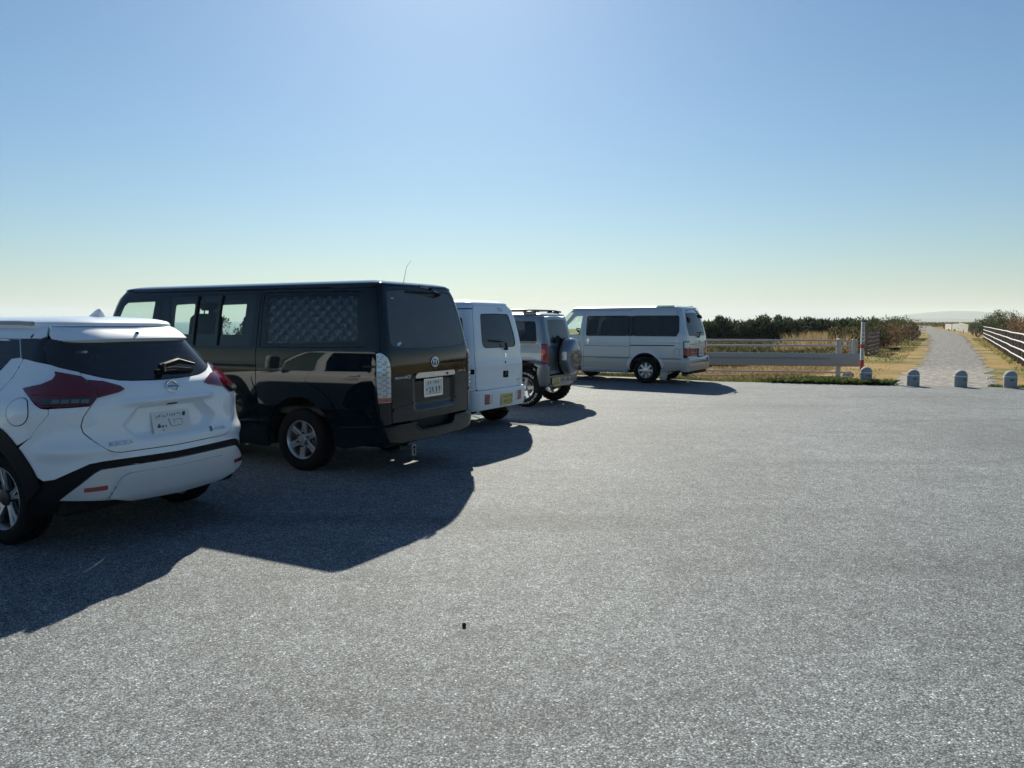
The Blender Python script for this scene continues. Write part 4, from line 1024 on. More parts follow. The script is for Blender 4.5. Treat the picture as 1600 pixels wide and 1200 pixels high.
# ------------------------------------------------------------------ white crossover
def build_white_crossover():
    S = KICKS; A = S.at; FR = front_fn(S)
    t = car_thing('kicks', 'white_crossover', 'pearl white crossover car with black pillars, cut off by the left edge', 'car')
    zt = 1.53; c0 = S.sx(0.0); c1 = S.sx(2.62)
    body = roof('body', t, M_PEARL, S, zt, .075, p=2.6, spine=.55)
    lampo = [(.598, 1.046), (.668, 1.163), (.70, 1.184), (.80, 1.203), (.893, 1.218), (.884, 1.195), (.905, 1.166), (.99, 1.136), (1.10, 1.118), (1.160, 1.108), (1.12, 1.085), (.925, .996), (.80, .997), (.622, 1.002)]
    lampi = [(.590, 1.046), (.660, 1.161), (.545, 1.147), (.425, 1.112), (.392, 1.089), (.44, 1.072), (.50, 1.062)]
    # --- tailgate: painted lower half, glass, black surround
    glass_edge = [(0, 1.134), (.15, 1.137), (.30, 1.142), (.41, 1.150), (.55, 1.176), (.70, 1.212)]
    seam = [(.668, 1.162), (.594, 1.046), (.628, .985), (.662, .925), (.675, .868), (.664, .825), (.63, .789), (.575, .735), (.528, .694), (.49, .677), (.44, .668), (0, .66)]
    gate = panel('tailgate', t, M_PEARL, mir(seam[::-1] + glass_edge[::-1]), A, step=.016)
    rg = mir([(0, 1.14), (.15, 1.143), (.30, 1.148), (.41, 1.156), (.55, 1.182), (.70, 1.218), (.86, 1.248), (.945, 1.268), (1.0, 1.33), (1.055, 1.385), (1.02, 1.42), (1.0, 1.445), (.60, 1.456), (0, 1.46)])
    panel('rear_window', gate, G_SUV, rg, A, off=.002, th=.006, step=.035)
    panel('window_surround', gate, M_GLOSSBLK, rg, A, holes=[mir([(0, 1.19), (.30, 1.195), (.45, 1.21), (.68, 1.265), (.74, 1.30), (.72, 1.40), (.60, 1.425), (0, 1.43)])], off=-.004, th=.004, step=.05)
    lo = both('tail_lamp', gate, M_REDDK, lampi, A, off=.012, th=.02, bulge=.01, step=.015)
    # spoiler over the glass
    def spf(u, v):
        P = A(u, np.minimum(v, 1.527)); k = sstep(1.58, 1.44, v) ; g = sstep(1.12, .85, np.abs(u))
        P = P.copy(); P[..., 0] -= (.05 * k * g + .008); P[..., 2] = v - .012 * g; return P
    sp = panel('roof_spoiler', gate, M_PEARL, mir([(0, 1.452), (.60, 1.449), (.90, 1.442), (1.0, 1.446), (1.03, 1.47), (1.04, 1.525), (0, 1.53)]), spf, th=.10, step=.02)
    V = []; ss = np.linspace(-1.03, 1.03, 41)
    for s_ in ss: V += [spf(np.array([s_]), np.array([1.526]))[0], A(np.array([s_ * 1.0]), np.array([1.527]))[0] * np.array([1, .97, 1]) + np.array([.10, 0, .030])]
    mesh_obj('spoiler_top', V, [(2 * i, 2 * i + 2, 2 * i + 3, 2 * i + 1) for i in range(40)], M_PEARL, sp)
    p = spt(S, .02, 1.49, .0, spf); MB().box(tuple(p), (.02, .022, .022), bev=.004).build('washer_nozzle', M_PLASTIC, gate)
    # badges, plate, wiper
    number_plate(gate, S, -.022, .822, .014, M_PLATEW, M_INKK, 1)
    ef = flat_fn(S, -.035, 1.045)
    MB().tube(ring_pts(S, -.035, 1.088, .050, .042, .004, n=30, fn=ef), .0065, 8, closed=True).build('emblem', M_CHROME, gate, smooth=True)
    panel('emblem_bar', gate, M_CHROME, rp([(.026, 1.078), (.026, 1.098), (-.096, 1.098), (-.096, 1.078)], .004), ef, off=.010, th=.012, step=.03)
    text_on('emblem_lettering', gate, M_INKK, S, 'NISSAN', .010, 1.0825, .016, off=.0110, width=.09, fn=ef)
    text_on('badge_lettering', gate, M_BRUSHED, S, 'KICKS', .522, .716, .040, width=.175)
    panel('badge_mark', gate, mat('blue_badge', (.03, .16, .30), .2, coat=.5), rp([(-.330, .712), (-.330, .752), (-.352, .752), (-.352, .712)], .005), A, off=.004, th=.004)
    text_on('badge_lettering', gate, M_CHROME, S, 'e-POWER', -.352, .718, .030, width=.125, shear=.1)
    panel('plate_lamp', gate, M_DARK, rp([(.02, .956), (.02, .966), (-.06, .966), (-.06, .956)], .003), A, off=.004, th=.004)
    wiper(gate, S, (.015, 1.170), (-.02, 1.205), (-.02, 1.185), (-.36, 1.178), .05)
    wb = MB(); a, b, c = (tuple(spt(S, s, z, o)) for s, z, o in ((-.0, 1.205, .035), (-.22, 1.232, .05), (-.42, 1.212, .03)))
    wb.tube([a, b, c], [.022, .021, .010], 10).build('wiper_arm', M_PLASTIC, gate, smooth=True)
    # --- outer tail lamps
    lamps = both('tail_lamp', t, M_REDDK, lampo, A, off=.014, th=.05, bulge=.012, step=.014)
    for sg, lp in ((1, lamps[0]), (-1, lamps[1])):
        panel('reversing_lens', lp, M_SMOKE, rp([(sg * .63, 1.008), (sg * .90, 1.004), (sg * .96, 1.030), (sg * .62, 1.042)], .006), A, off=.029, th=.006, step=.02)
        panel('brake_lens', lp, mat('maroon_lens', (.15, .006, .014), .1, coat=.9), rp([(sg * .62, 1.060), (sg * 1.03, 1.062), (sg * 1.09, 1.094), (sg * .94, 1.108), (sg * .68, 1.098)], .01), A, off=.0275, th=.004, step=.02)
        for k in range(4): panel('lamp_cell', lp, mat('smoked_cell', (.13, .15, .15), .15, coat=.8), rp([(sg * (.645 + k * .055), 1.010), (sg * (.69 + k * .055), 1.010), (sg * (.69 + k * .055), 1.030), (sg * (.645 + k * .055), 1.030)], .004), A, off=.031, th=.004)
    # --- quarter panels and bumper skin
    arc_o = [(c0 + .553 * math.cos(rad(a)), .33 + .553 * math.sin(rad(a))) for a in np.linspace(172, 20, 26)]
    lq = [(.598, 1.046)]
    quarter = [(.71, 1.218), (.86, 1.248), (.945, 1.268), (1.10, 1.285), (1.275, 1.302), (1.34, 1.18), (1.45, 1.06), (1.60, .96), (1.74, .80), (c0 + .53, .50)] + \
              [(c0 + .553 * math.cos(rad(a)), .33 + .553 * math.sin(rad(a))) for a in np.linspace(18, 132, 20)] + [(1.005, .80), (.96, .86), (.8725, .952), (.877, .986), (.925, .990), (1.13, 1.085), (1.170, 1.108), (1.10, 1.122), (.995, 1.141), (.912, 1.170), (.893, 1.195), (.903, 1.226), (.80, 1.211), (.70, 1.192), (.672, 1.170)]
    qp = both('quarter_panel', t, M_PEARL, quarter, A, step=.022)
    fl = both('fuel_flap', qp[0], M_PEARL, [(1.132 + .115 * math.cos(a), .962 + .088 * math.sin(a)) for a in np.linspace(0, 2 * math.pi, 25)[:-1]], A, off=.0035, th=.004, step=.03)[1:]
    for o in fl: bpy.data.objects.remove(o)
    MB().tube([tuple(spt(S, 1.132 + .117 * math.cos(a), .962 + .09 * math.sin(a), .001)) for a in np.linspace(0, 2 * math.pi, 40)[:-1]], .0035, 6, closed=True).build('flap_seam', M_SEAL, qp[0], smooth=True)
    bl = [(.602, 1.038), (.625, .996), (.80, .991), (.872, .988), (.869, .951), (.957, .859), (1.0025, .799)] + \
         [(c0 + .553 * math.cos(rad(a)), .33 + .553 * math.sin(rad(a))) for a in np.linspace(134, 158, 6)] + [(.945, .512), (.869, .522), (.76, .570), (.651, .613), (.56, .621), (.474, .621), (0, .612)]
    inner = [(0, .654), (.44, .662), (.49, .671), (.528, .688), (.58, .732), (.638, .787), (.670, .822), (.682, .868), (.668, .928), (.634, .986)]
    bum = panel('rear_bumper', t, M_PEARL, mir(bl[::-1] + inner[::-1]) if False else mir(list(reversed(bl)) + [(s, z) for s, z in reversed(inner)]), A, step=.018)
    # black lower band and cladding
    band = [(0, .566), (.40, .572), (.585, .570), (.63, .543), (.847, .378), (.88, .27), (1.06, .24)] + [(c0 + .445 * math.cos(rad(a)), .33 + .445 * math.sin(rad(a))) for a in np.linspace(192, 176, 3)] + [(.99, .43), (.948, .508), (.869, .518), (.76, .566), (.651, .608), (.56, .616), (.474, .616), (0, .607)]
    panel('bumper_band', t, M_PLASTIC, mir(band), A, off=-.008, step=.03)
    cl_o = [(c0 + .552 * math.cos(rad(a)), .33 + .552 * math.sin(rad(a))) for a in np.linspace(165, 14, 30)]
    cl_i = [(c0 + .432 * math.cos(rad(a)), .33 + .432 * math.sin(rad(a))) for a in np.linspace(8, 176, 30)]
    both('arch_cladding', t, M_PLASTIC, cl_o + cl_i, A, off=.010, th=.03, step=.03, bulge=.010)
    sk = panel('skid_plate', t, M_SKID, mir([(0, .335), (.50, .352), (.70, .372), (.842, .384), (.66, .522), (.628, .546), (.585, .566), (.40, .567), (0, .561)]), A, off=.016, th=.05, step=.02, bulge=.012)
    panel('skid_centre', sk, M_SKID, mir([(0, .330), (.40, .345), (.555, .375), (.475, .49), (.44, .512), (.40, .520), (0, .514)]), A, off=.046, th=.04, step=.02, bulge=.014)
    panel('tow_notch', sk, M_SKID, rp([(.04, .40), (.075, .455), (-.19, .455), (-.155, .40)], .01), A, off=.030, th=.02, step=.03, bulge=-.008)
    for sg in (1, -1): panel('reflector', sk, M_RED, rp([(sg * .697, .431), (sg * .56, .430), (sg * .559, .460), (sg * .697, .458)], .004), A, off=.032, th=.01, step=.03)
    # --- pillars, side roof band, rear doors
    both('rear_pillar', t, M_GLOSSBLK, [(.952, 1.272), (1.10, 1.290), (1.30, 1.306), (1.42, 1.437), (1.20, 1.440), (1.12, 1.437), (1.03, 1.455), (1.02, 1.43), (1.062, 1.386), (1.005, 1.33)], A, step=.03)
    both('roof_side', t, M_PEARL, [(1.045, 1.462), (1.12, 1.442), (1.20, 1.445), (1.42, 1.442), (3.0, 1.442), (3.9, 1.442), (4.2, 1.40), (4.3, 1.53), (1.05, 1.53)], A, step=.04)
    w2 = rp([(1.46, 1.315), (1.56, 1.425), (2.45, 1.425), (2.42, 1.10), (1.72, 1.15)], .03)
    dr = both('rear_door', t, M_PEARL, [(1.285, 1.300), (1.35, 1.18), (1.46, 1.062), (1.61, .962), (1.75, .80), (c0 + .56, .50), (c0 + .50, .36), (2.62, .36), (2.62, 1.437), (1.43, 1.437), (1.31, 1.306)], A, holes=[w2], step=.04)
    fd = both('front_door', t, M_PEARL, [(2.63, .36), (c1 - .60, .36), (c1 - .62, .60), (3.72, .95), (3.74, 1.06), (4.15, 1.10), (4.15, 1.40), (3.9, 1.437), (2.63, 1.437)], A, holes=[rp([(2.70, 1.09), (2.70, 1.42), (3.75, 1.42), (4.05, 1.12), (3.7, 1.08)], .03)], step=.05)
    for sg, d, f in ((1, dr[0], fd[0]), (-1, dr[1], fd[1])):
        panel('door_window', d, G_DEEP, [(sg * s, z) for s, z in w2], A, off=-.003, th=.004, step=.05)
        panel('window_frame', d, M_GLOSSBLK, rp([(sg * 1.325, 1.310), (sg * 1.44, 1.434), (sg * 1.62, 1.434), (sg * 1.56, 1.425), (sg * 1.465, 1.318), (sg * 1.71, 1.152), (sg * 1.66, 1.10), (sg * 1.45, 1.30)], .004), A, off=.003, th=.006, step=.04)
        panel('door_handle', d, M_PEARL, rp([(sg * 1.76, .98), (sg * 1.93, .98), (sg * 1.93, 1.015), (sg * 1.76, 1.015)], .015), A, off=.03, th=.03, bulge=.008, step=.03)
        panel('door_window', f, G_CLEAR, rp([(sg * 2.705, 1.095), (sg * 2.705, 1.415), (sg * 3.745, 1.415), (sg * 4.04, 1.125), (sg * 3.7, 1.085)], .03), A, off=-.003, th=.004, step=.08)
        mirror(f, S, sg * 3.78, 1.06, M_PEARL, .18)
        strip('roof_rail', t, mat('satin_grey_rail', (.35, .36, .38), .4, metal=.6), S, [(sg * 1.25, 1.525), (sg * 1.5, 1.53), (sg * 3.5, 1.53)], .035, .016)
    both('front_wing', t, M_PEARL, [(c1 - .59, .60), (3.73, .95), (3.75, .99), (4.9, .90), (5.0, .62), (c1 + .56, .52)] + arc(c1, .33, .553, .553, 20, 160, 20), A, step=.05)
    both('arch_cladding', t, M_PLASTIC, arc(c1, .33, .552, .552, 170, 10, 24) + arc(c1, .33, .432, .432, 10, 170, 24), A, off=.010, th=.03, step=.04, bulge=.008)
    both('sill', t, M_PLASTIC, [(c0 + .44, .22), (c0 + .48, .352), (c1 - .50, .352), (c1 - .44, .22)], A, step=.06)
    w = S.L - 4.4
    panel('bonnet', t, M_PEARL, rp([(-w, .86), (w, .86), (w + .55, 1.02), (-w - .55, 1.02)], .03), FR, step=.04)
    panel('windscreen', t, G_CLEAR, rp([(-w - .1, 1.045), (w + .1, 1.045), (w + .1, 1.50), (-w - .1, 1.50)], .03), FR, step=.06, th=.005)
    panel('front_bumper', t, M_PEARL, rp([(-w, .24), (w, .24), (w, .85), (-w, .85)], .02), FR, step=.06, th=.03)
    panel('grille', t, M_GLOSSBLK, rp([(-.40, .45), (.40, .45), (.50, .78), (-.50, .78)], .03), FR, off=.012, th=.02)
    for sg in (1, -1): panel('headlamp', t, M_CLEARL, rp([(sg * .55, .72), (sg * .55, .82), (sg * 1.0, .85), (sg * .95, .75)], .02), FR, off=.012, th=.03)
    # shark-fin aerial
    f = MB(); L_ = .17
    pr = [(0, 0, .034), (.35, .55, .028), (.62, .88, .02), (.82, 1.0, .012), (1.0, .96, .008)]
    V = []; F = []
    for a in np.linspace(0, 1, 9):
        x = .10 - a * L_; top = float(np.interp(a, [0, .25, .55, .8, .95, 1], [0, .022, .052, .066, .064, .045])); hw = float(np.interp(a, [0, .3, .8, 1], [.006, .026, .034, .030]))
        V += [(x, hw, 0), (x, hw * .45, top * .75), (x, 0, top), (x, -hw * .45, top * .75), (x, -hw, 0)]
    for i in range(8):
        for j in range(4): F.append((i * 5 + j, i * 5 + j + 1, (i + 1) * 5 + j + 1, (i + 1) * 5 + j))
    F.append(tuple(range(40, 45)))
    f.add(V, F); f.build('shark_fin_aerial', M_PEARL, t, smooth=True, angle=70, loc=(.02, 0, 1.597))
    # inside and running gear
    underbody(t, -.62, 3.25, .80, .19, .34, (0, 2.62), .33)
    wheel_wells(t, (0, 2.62), .835, .33, .21)
    place_wheels(t, (0, 2.62), .785, .33, .205, .225, 'kicks')
    MB().box((1.1, 0, .50), (3.2, 1.45, .08), bev=.02).build('cabin_floor', M_TRIM, t)
    for y in (.36, -.36): seat(t, 1.45, y, .68, h=.56, tilt=18); 
    for y in (.42, 0, -.42): seat(t, .42, y, .70, w=.44, h=.52, tilt=20)
    MB().box((2.15, 0, .90), (.4, 1.3, .26), bev=.08).build('dashboard', M_TRIM, t, smooth=True, angle=60)
    return t
build_white_crossover()
# ------------------------------------------------------------------ white kei van
def build_kei_van():
    S = EVERY; A = S.at; FR = front_fn(S); L = S.L
    t = car_thing('every', 'small_white_van', 'small tall white van with yellow number plate in its rear bumper', 'van')
    zt = 1.80; c0 = S.sx(0.0); c1 = S.sx(2.40); R = .27
    roof('body', t, M_WHITE, S, zt, .085, p=2.8, spine=.6)
    tg = mir([(0, .592), (.60, .592), (.645, .61), (.647, 1.10), (.647, 1.36), (.628, 1.70), (.60, 1.84), (0, 1.865)])
    tg = mir([(0, .592), (.60, .592), (.645, .61), (.647, 1.10), (.647, 1.36), (.632, 1.70), (.615, 1.797), (0, 1.797)])
    rg = rp(mir([(0, 1.178), (.472, 1.183, .10), (.468, 1.40, 0), (.435, 1.672, .06), (0, 1.678, 0)]), .02)
    gate = panel('tailgate', t, M_WHITE, tg, A, holes=[rg], step=.03)
    panel('rear_window', gate, G_DUSTY, [(s * .99, 1.43 + (z - 1.43) * .985) for s, z in rg], A, off=-.003, th=.004, step=.05)
    panel('window_seal', gate, M_SEAL, rg, A, holes=[[(s * .97, 1.43 + (z - 1.43) * .96) for s, z in rg]], off=.002, th=.006, step=.04)
    panel('gate_crease', gate, M_WHITE, rp([(.62, .86), (.62, .905), (-.62, .905), (-.62, .86)], .015), A, off=.006, th=.008, bulge=.006, step=.03)
    wiper(gate, S, (-.12, 1.158), (-.085, 1.24), (.315, 1.288), (-.06, 1.262), .04)
    panel('brake_lamp', gate, M_CLEARL, rp([(-.17, 1.715), (-.17, 1.762), (-.285, 1.757), (-.285, 1.712)], .008), A, off=.02, th=.03)
    # letter S emblem
    k = [(-.098, 1.082), (-.132, 1.098), (-.165, 1.078), (-.140, 1.064), (-.165, 1.048), (-.132, 1.026), (-.098, 1.046), (-.124, 1.060)]
    panel('emblem', gate, M_CHROME, k, A, off=.006, th=.006)
    panel('lock_cylinder', gate, M_PLASTIC, arc(-.105, .962, .013, .018, 0, 360, 12)[:-1], A, off=.005, th=.006)
    h = panel('tailgate_handle', gate, M_PLASTIC, rp([(-.035, .738), (-.035, .838), (-.178, .832), (-.178, .734)], .02), A, off=.006, th=.012)
    panel('handle_pull', h, M_GLOSSBLK, rp([(-.055, .775), (-.055, .825), (-.158, .82), (-.158, .772)], .012), A, off=.018, th=.02)
    text_on('badge_lettering', gate, M_BRUSHED, S, 'EVERY', -.43, .672, .035, width=.13, shear=.15)
    text_on('badge_lettering', gate, M_BRUSHED, S, 'DX', -.49, .612, .028, width=.05)
    bo = mir([(0, .312), (.60, .305), (.76, .295), (.95, .27), (c0 - .40, .27), (c0 - .375, .575), (.78, .583), (.66, .580), (0, .583)])
    bm_ = panel('rear_bumper', t, M_WHITE, bo, A, off=.012, th=.04, bulge=.008, step=.03)
    for sg in (1, -1):
        lp = panel('tail_lamp', t, M_RED, rp([(sg * .510, .385), (sg * .510, .528), (sg * .396, .522), (sg * .396, .380)], .008), A, off=.024, th=.02, step=.03)
        panel('reversing_lens', lp, M_CLEARL, rp([(sg * .390, .380), (sg * .390, .522), (sg * .314, .519), (sg * .314, .377)], .006), A, off=.024, th=.02, step=.03)
        panel('reflector', lp, M_REDDK, rp([(sg * .503, .39), (sg * .503, .43), (sg * .402, .428), (sg * .402, .388)], .004), A, off=.027, th=.004)
    panel('plate_bracket', bm_, M_SILVER2, rp([(.09, .33), (.09, .53), (-.25, .535), (-.25, .335)], .01), A, off=.016, th=.006)
    number_plate(bm_, S, -.062, .420, .03, M_PLATEY, M_INKK, 3)
    panel('bumper_lip', bm_, M_WHITE, mir([(0, .335), (.50, .340), (.68, .338), (.68, .362), (.50, .366), (0, .362)]), A, off=.022, th=.012, bulge=.006, step=.03)
    # sides
    ar = arc(c0, R, .36, .36, 176, 4, 18)
    w1 = rp([(.80, 1.20), (.84, 1.62), (1.62, 1.64), (1.60, 1.19)], .05)
    qp = both('quarter_panel', t, M_WHITE, [(.655, .592), (.656, 1.10), (.656, 1.36), (.642, 1.70), (.625, 1.797), (1.72, 1.797), (1.72, .42), (c0 + .40, .42)] + ar[::-1] + [(c0 - .38, .585)], A, holes=[w1], step=.04)
    w2 = rp([(1.82, 1.19), (1.84, 1.64), (2.64, 1.62), (2.60, 1.19)], .05)
    sd_ = both('sliding_door', t, M_WHITE, [(1.73, .42), (1.73, 1.72), (2.74, 1.72), (2.70, .42)], A, holes=[w2], step=.05)
    w3 = rp([(2.80, 1.18), (2.82, 1.62), (3.22, 1.58, .08), (3.52, 1.20)], .05)
    fd = both('front_door', t, M_WHITE, [(2.71, .42), (2.75, 1.72), (3.25, 1.72), (3.68, 1.15), (c1 - .25, .60), (c1 - .40, .42)], A, holes=[w3], step=.05)
    both('front_wing', t, M_WHITE, [(c1 - .24, .60), (3.69, 1.14), (3.78, .98), (3.80, .35), (c1 + .36, .30)] + arc(c1, R, .35, .35, 10, 110, 12), A, step=.05)
    both('roof_side', t, M_WHITE, [(1.73, 1.726), (1.73, 1.797), (3.4, 1.797), (3.26, 1.726)], A, step=.05)
    for sg, q_, d, f in ((1, qp[0], sd_[0], fd[0]), (-1, qp[1], sd_[1], fd[1])):
        panel('side_window', q_, G_DEEP, [(sg * s, z) for s, z in w1], A, off=-.003, th=.004, step=.08)
        panel('door_window', d, G_DEEP, [(sg * s, z) for s, z in w2], A, off=-.003, th=.004, step=.08)
        panel('door_window', f, G_CLEAR, [(sg * s, z) for s, z in w3], A, off=-.003, th=.004, step=.08)
        panel('slide_rail', q_, M_PLASTIC, rp([(sg * .665, .822), (sg * .665, .893), (sg * .77, .893), (sg * .77, .822)], .006), A, off=.003, th=.004)
        panel('slide_rail', q_, M_PLASTIC, [(sg * .77, .846), (sg * .77, .87), (sg * 1.71, .87), (sg * 1.71, .846)], A, off=.003, th=.004)
        strip('drip_rail', q_, M_SEAL, S, [(sg * .64, 1.742), (sg * 3.0, 1.735)], .002, .007)
        mirror(f, S, sg * 3.45, 1.14, M_WHITE, .14)
    both('sill', t, M_WHITE, [(c0 + .36, .26), (c0 + .40, .415), (c1 - .42, .415), (c1 - .38, .26)], A, step=.06)
    w = L - 3.72
    panel('windscreen', t, G_CLEAR, rp([(-w, 1.08), (w, 1.08), (w + .1, 1.74), (-w - .1, 1.74)], .04), FR, th=.005, step=.06)
    panel('windscreen_pillar', t, M_WHITE, rp([(-w - .1, 1.0), (w + .1, 1.0), (w + .45, 1.797), (-w - .45, 1.797)], .01), FR, holes=[rp([(-w, 1.08), (w, 1.08), (w + .1, 1.74), (-w - .1, 1.74)], .04)], off=-.006, step=.06)
    panel('front_panel', t, M_WHITE, [(-w - .06, .27), (w + .06, .27), (w + .06, 1.0), (-w - .06, 1.0)], FR, step=.06)
    for sg in (1, -1): panel('headlamp', t, M_CLEARL, rp([(sg * .40, .62), (sg * .40, .80), (sg * .80, .84), (sg * .80, .66)], .04), FR, off=.012, th=.03)
    underbody(t, -.46, 2.65, .64, .22, .36, (0, 2.40), R)
    wheel_wells(t, (0, 2.40), .69, R, .155)
    place_wheels(t, (0, 2.40), .69, R, .155, .165, 'every')
    MB().box((1.0, 0, .50), (2.9, 1.25, .06)).build('cabin_floor', M_TRIM, t)
    for y in (.33, -.33): seat(t, 1.75, y, .85, w=.42, h=.52)
    MB().box((2.3, 0, .95), (.35, 1.2, .24), bev=.07).build('dashboard', M_TRIM, t, smooth=True, angle=60)
    MB().box((.62, .40, .235), (.05, .03, .16)).build('mud_flap', M_PLASTIC, t)
    return t
build_kei_van()

# ------------------------------------------------------------------ blue-grey off-roader
def build_offroader():
    S = JIMNY; A = S.at; FR = front_fn(S); L = S.L
    t = car_thing('jimny', 'small_off_roader', 'small blue-grey off-roader with covered spare wheel and roof bars', 'car')
    zt = 1.665; c0 = S.sx(0.0); c1 = S.sx(2.25); R = .345
    roof('body', t, M_BLUEGREY, S, zt, .065, p=2.8, spine=.5)
    gate = panel('rear_door', t, M_BLUEGREY, mir([(0, .60), (.53, .60), (.56, .66), (.568, .79), (.545, 1.15), (.555, 1.40), (.555, 1.58), (.52, 1.648), (0, 1.658)]), A, holes=[rp(mir([(0, 1.165), (.46, 1.170, .05), (.485, 1.40, 0), (.475, 1.592, .05), (0, 1.60, 0)]), .02)], step=.03)
    panel('rear_window', gate, G_DUSTY, rp(mir([(0, 1.168), (.457, 1.173, .05), (.481, 1.40, 0), (.471, 1.589, .05), (0, 1.597, 0)]), .02), A, off=-.003, th=.004, step=.05)
    panel('door_recess', gate, M_GREYCLAD, rp(mir([(0, .62), (.51, .62), (.535, .80), (.51, 1.10), (0, 1.12)]), .02), A, off=-.02, th=.004) if False else None
    panel('door_lower_trim', gate, mat('dark_blue_grey_trim', (.03, .04, .055), .35, coat=.5), rp([(.50, .66), (.545, .80), (.52, 1.12), (.22, 1.12), (.22, .66)], .03), A, off=.004, th=.006)  # darker sheet over the left of the lower door
    MB().tube([tuple(spt(S, .33, 1.17, .03)), tuple(spt(S, .20, 1.26, .05)), tuple(spt(S, .02, 1.22, .05))], [.03, .035, .02], 8).build('wiper_motor', M_PLASTIC, gate, smooth=True)
    panel('door_handle', gate, M_CHROME, rp([(.44, 1.02), (.47, 1.02), (.47, 1.06), (.44, 1.06)], .006), A, off=.012, th=.01)
    # spare wheel under a hard cover
    y0, z0 = -.13, .905; sp = MB().lathe([(.0, -.50), (.30, -.50), (.345, -.47), (.350, -.44)], 40, axis='x', c=(0, y0, z0)).build('spare_wheel_tyre', M_RUBBER, t, smooth=True)
    prof = [(0, -.700), (.12, -.698), (.22, -.690), (.285, -.676), (.325, -.650), (.345, -.610), (.352, -.56), (.352, -.49), (.345, -.482)]
    cov = MB().lathe(prof, 48, axis='x', c=(0, y0, z0)).build('spare_wheel_cover', M_BLUEGREY, t, smooth=True, angle=60)
    MB().lathe([(.353, -.535), (.358, -.53), (.358, -.50), (.353, -.495)], 48, axis='x', c=(0, y0, z0)).build('cover_band', M_GREYCLAD, cov, smooth=True)
    pl = MB(); n = 20
    for k in range(n): pass
    dp = [(y0 + .27 * math.cos(rad(a)), z0 + .27 * math.sin(rad(a))) for a in np.linspace(-205, 25, 26)]
    dk = mat('dark_cover_inlay', (.035, .045, .06), .25, coat=.8)
    f_ = lambda u, v: np.stack([-np.interp(np.hypot(u - y0, v - z0), [p[0] for p in prof], [-p[1] for p in prof]), u, v], -1)
    panel('cover_inlay', cov, dk, dp, f_, off=.003, th=.004, step=.04)
    V, F = text_mesh('Jimny', .085, .0, .2)
    Vp = [(float(f_(np.array([y0 + .17 - v[0]]), np.array([z0 + .005 + v[1]]))[0][0]) - .009, y0 + .17 - v[0], z0 + .005 + v[1]) for v in V]
    mesh_obj('cover_lettering', Vp, F, M_BRUSHED, cov, smooth=False)
    MB().box((-.585, y0 + .345, z0 + .02), (.09, .012, .16), bev=.004).build('cover_label', M_SILVER, cov)
    # lamps
    for sg in (1, -1):
        lp = panel('tail_lamp', t, M_RED, rp([(sg * .735, .812), (sg * .712, 1.145), (sg * .582, 1.150), (sg * .600, .795)], .03), A, off=.012, th=.03, step=.03, bulge=.012)
        panel('indicator_lens', lp, M_AMBER, rp([(sg * .735, .955), (sg * .728, 1.06), (sg * .675, 1.06), (sg * .68, .955)], .01), A, off=.026, th=.006)
        panel('lamp_rib', lp, M_REDDK, [(sg * .73, .948), (sg * .73, .956), (sg * .60, .95), (sg * .60, .942)], A, off=.028, th=.006)
    # body sides
    w1 = rp([(.815, 1.155), (.825, 1.565), (1.48, 1.575), (1.46, 1.155)], .06)
    ar = arc(c0, .36, .47, .50, 174, 6, 20)
    qp = both('quarter_panel', t, M_BLUEGREY, [(.60, .62), (.605, .785), (.745, .805), (.722, 1.155), (.565, 1.162), (.563, 1.40), (.562, 1.58), (.53, 1.655), (1.62, 1.66), (1.60, .48), (c0 + .49, .44)] + ar[::-1] + [(c0 - .50, .55), (.72, .56)], A, holes=[w1], step=.035)
    w2 = rp([(1.70, 1.13), (1.70, 1.575), (2.32, 1.56), (2.60, 1.14)], .05)
    dd = both('door', t, M_BLUEGREY, [(1.61, .48), (1.63, 1.63), (2.36, 1.63), (2.74, 1.10), (2.66, .70), (c1 - .52, .44)], A, holes=[w2], step=.05)
    both('roof_side', t, M_BLUEGREY, [(1.63, 1.636), (1.63, 1.662), (2.6, 1.662), (2.38, 1.636)], A, step=.05)
    both('front_wing', t, M_BLUEGREY, [(c1 - .51, .48), (2.67, .70), (2.75, 1.03), (3.6, .96), (3.68, .60), (c1 + .50, .48)] + arc(c1, .36, .47, .50, 15, 165, 18), A, step=.05)
    for c in (c0, c1):
        both('wheel_arch_flare', t, M_GREYCLAD, [(c + .60 * math.cos(rad(a)), .36 + .56 * math.sin(rad(a))) for a in np.linspace(148, 12, 24)] + [(c + .455 * math.cos(rad(a)), .36 + .485 * math.sin(rad(a))) for a in np.linspace(10, 150, 24)], A, off=.008, th=.02, step=.03, bulge=.014)
    both('body_corner', t, M_GREYCLAD, [(c0 - .47, .40), (c0 - .54, .52), (.62, .56), (.62, .755), (.72, .765), (c0 - .50, .72), (c0 - .44, .62)], A, off=.006, th=.02, step=.03, bulge=.01) if False else None
    for sg, q_, d in ((1, qp[0], dd[0]), (-1, qp[1], dd[1])):
        panel('side_window', q_, G_DEEP, [(sg * s, z) for s, z in w1], A, off=-.003, th=.004, step=.06)
        panel('door_window', d, G_CLEAR, [(sg * s, z) for s, z in w2], A, off=-.003, th=.004, step=.06)
        mirror(d, S, sg * 2.66, 1.12, M_GREYCLAD, .16)
        panel('door_handle', d, M_PLASTIC, rp([(sg * 1.70, .96), (sg * 1.85, .96), (sg * 1.85, 1.0), (sg * 1.70, 1.0)], .012), A, off=.025, th=.025)
    # steel bumper
    bm_ = panel('rear_bumper', t, M_GREYCLAD, [(.735, .40), (.765, .555), (.62, .575), (.30, .575), (-.30, .572), (-.62, .575), (-.765, .555), (-.735, .44), (-.55, .40), (-.30, .365), (.30, .375)], A, off=.055, th=.08, step=.04, bulge=.008)
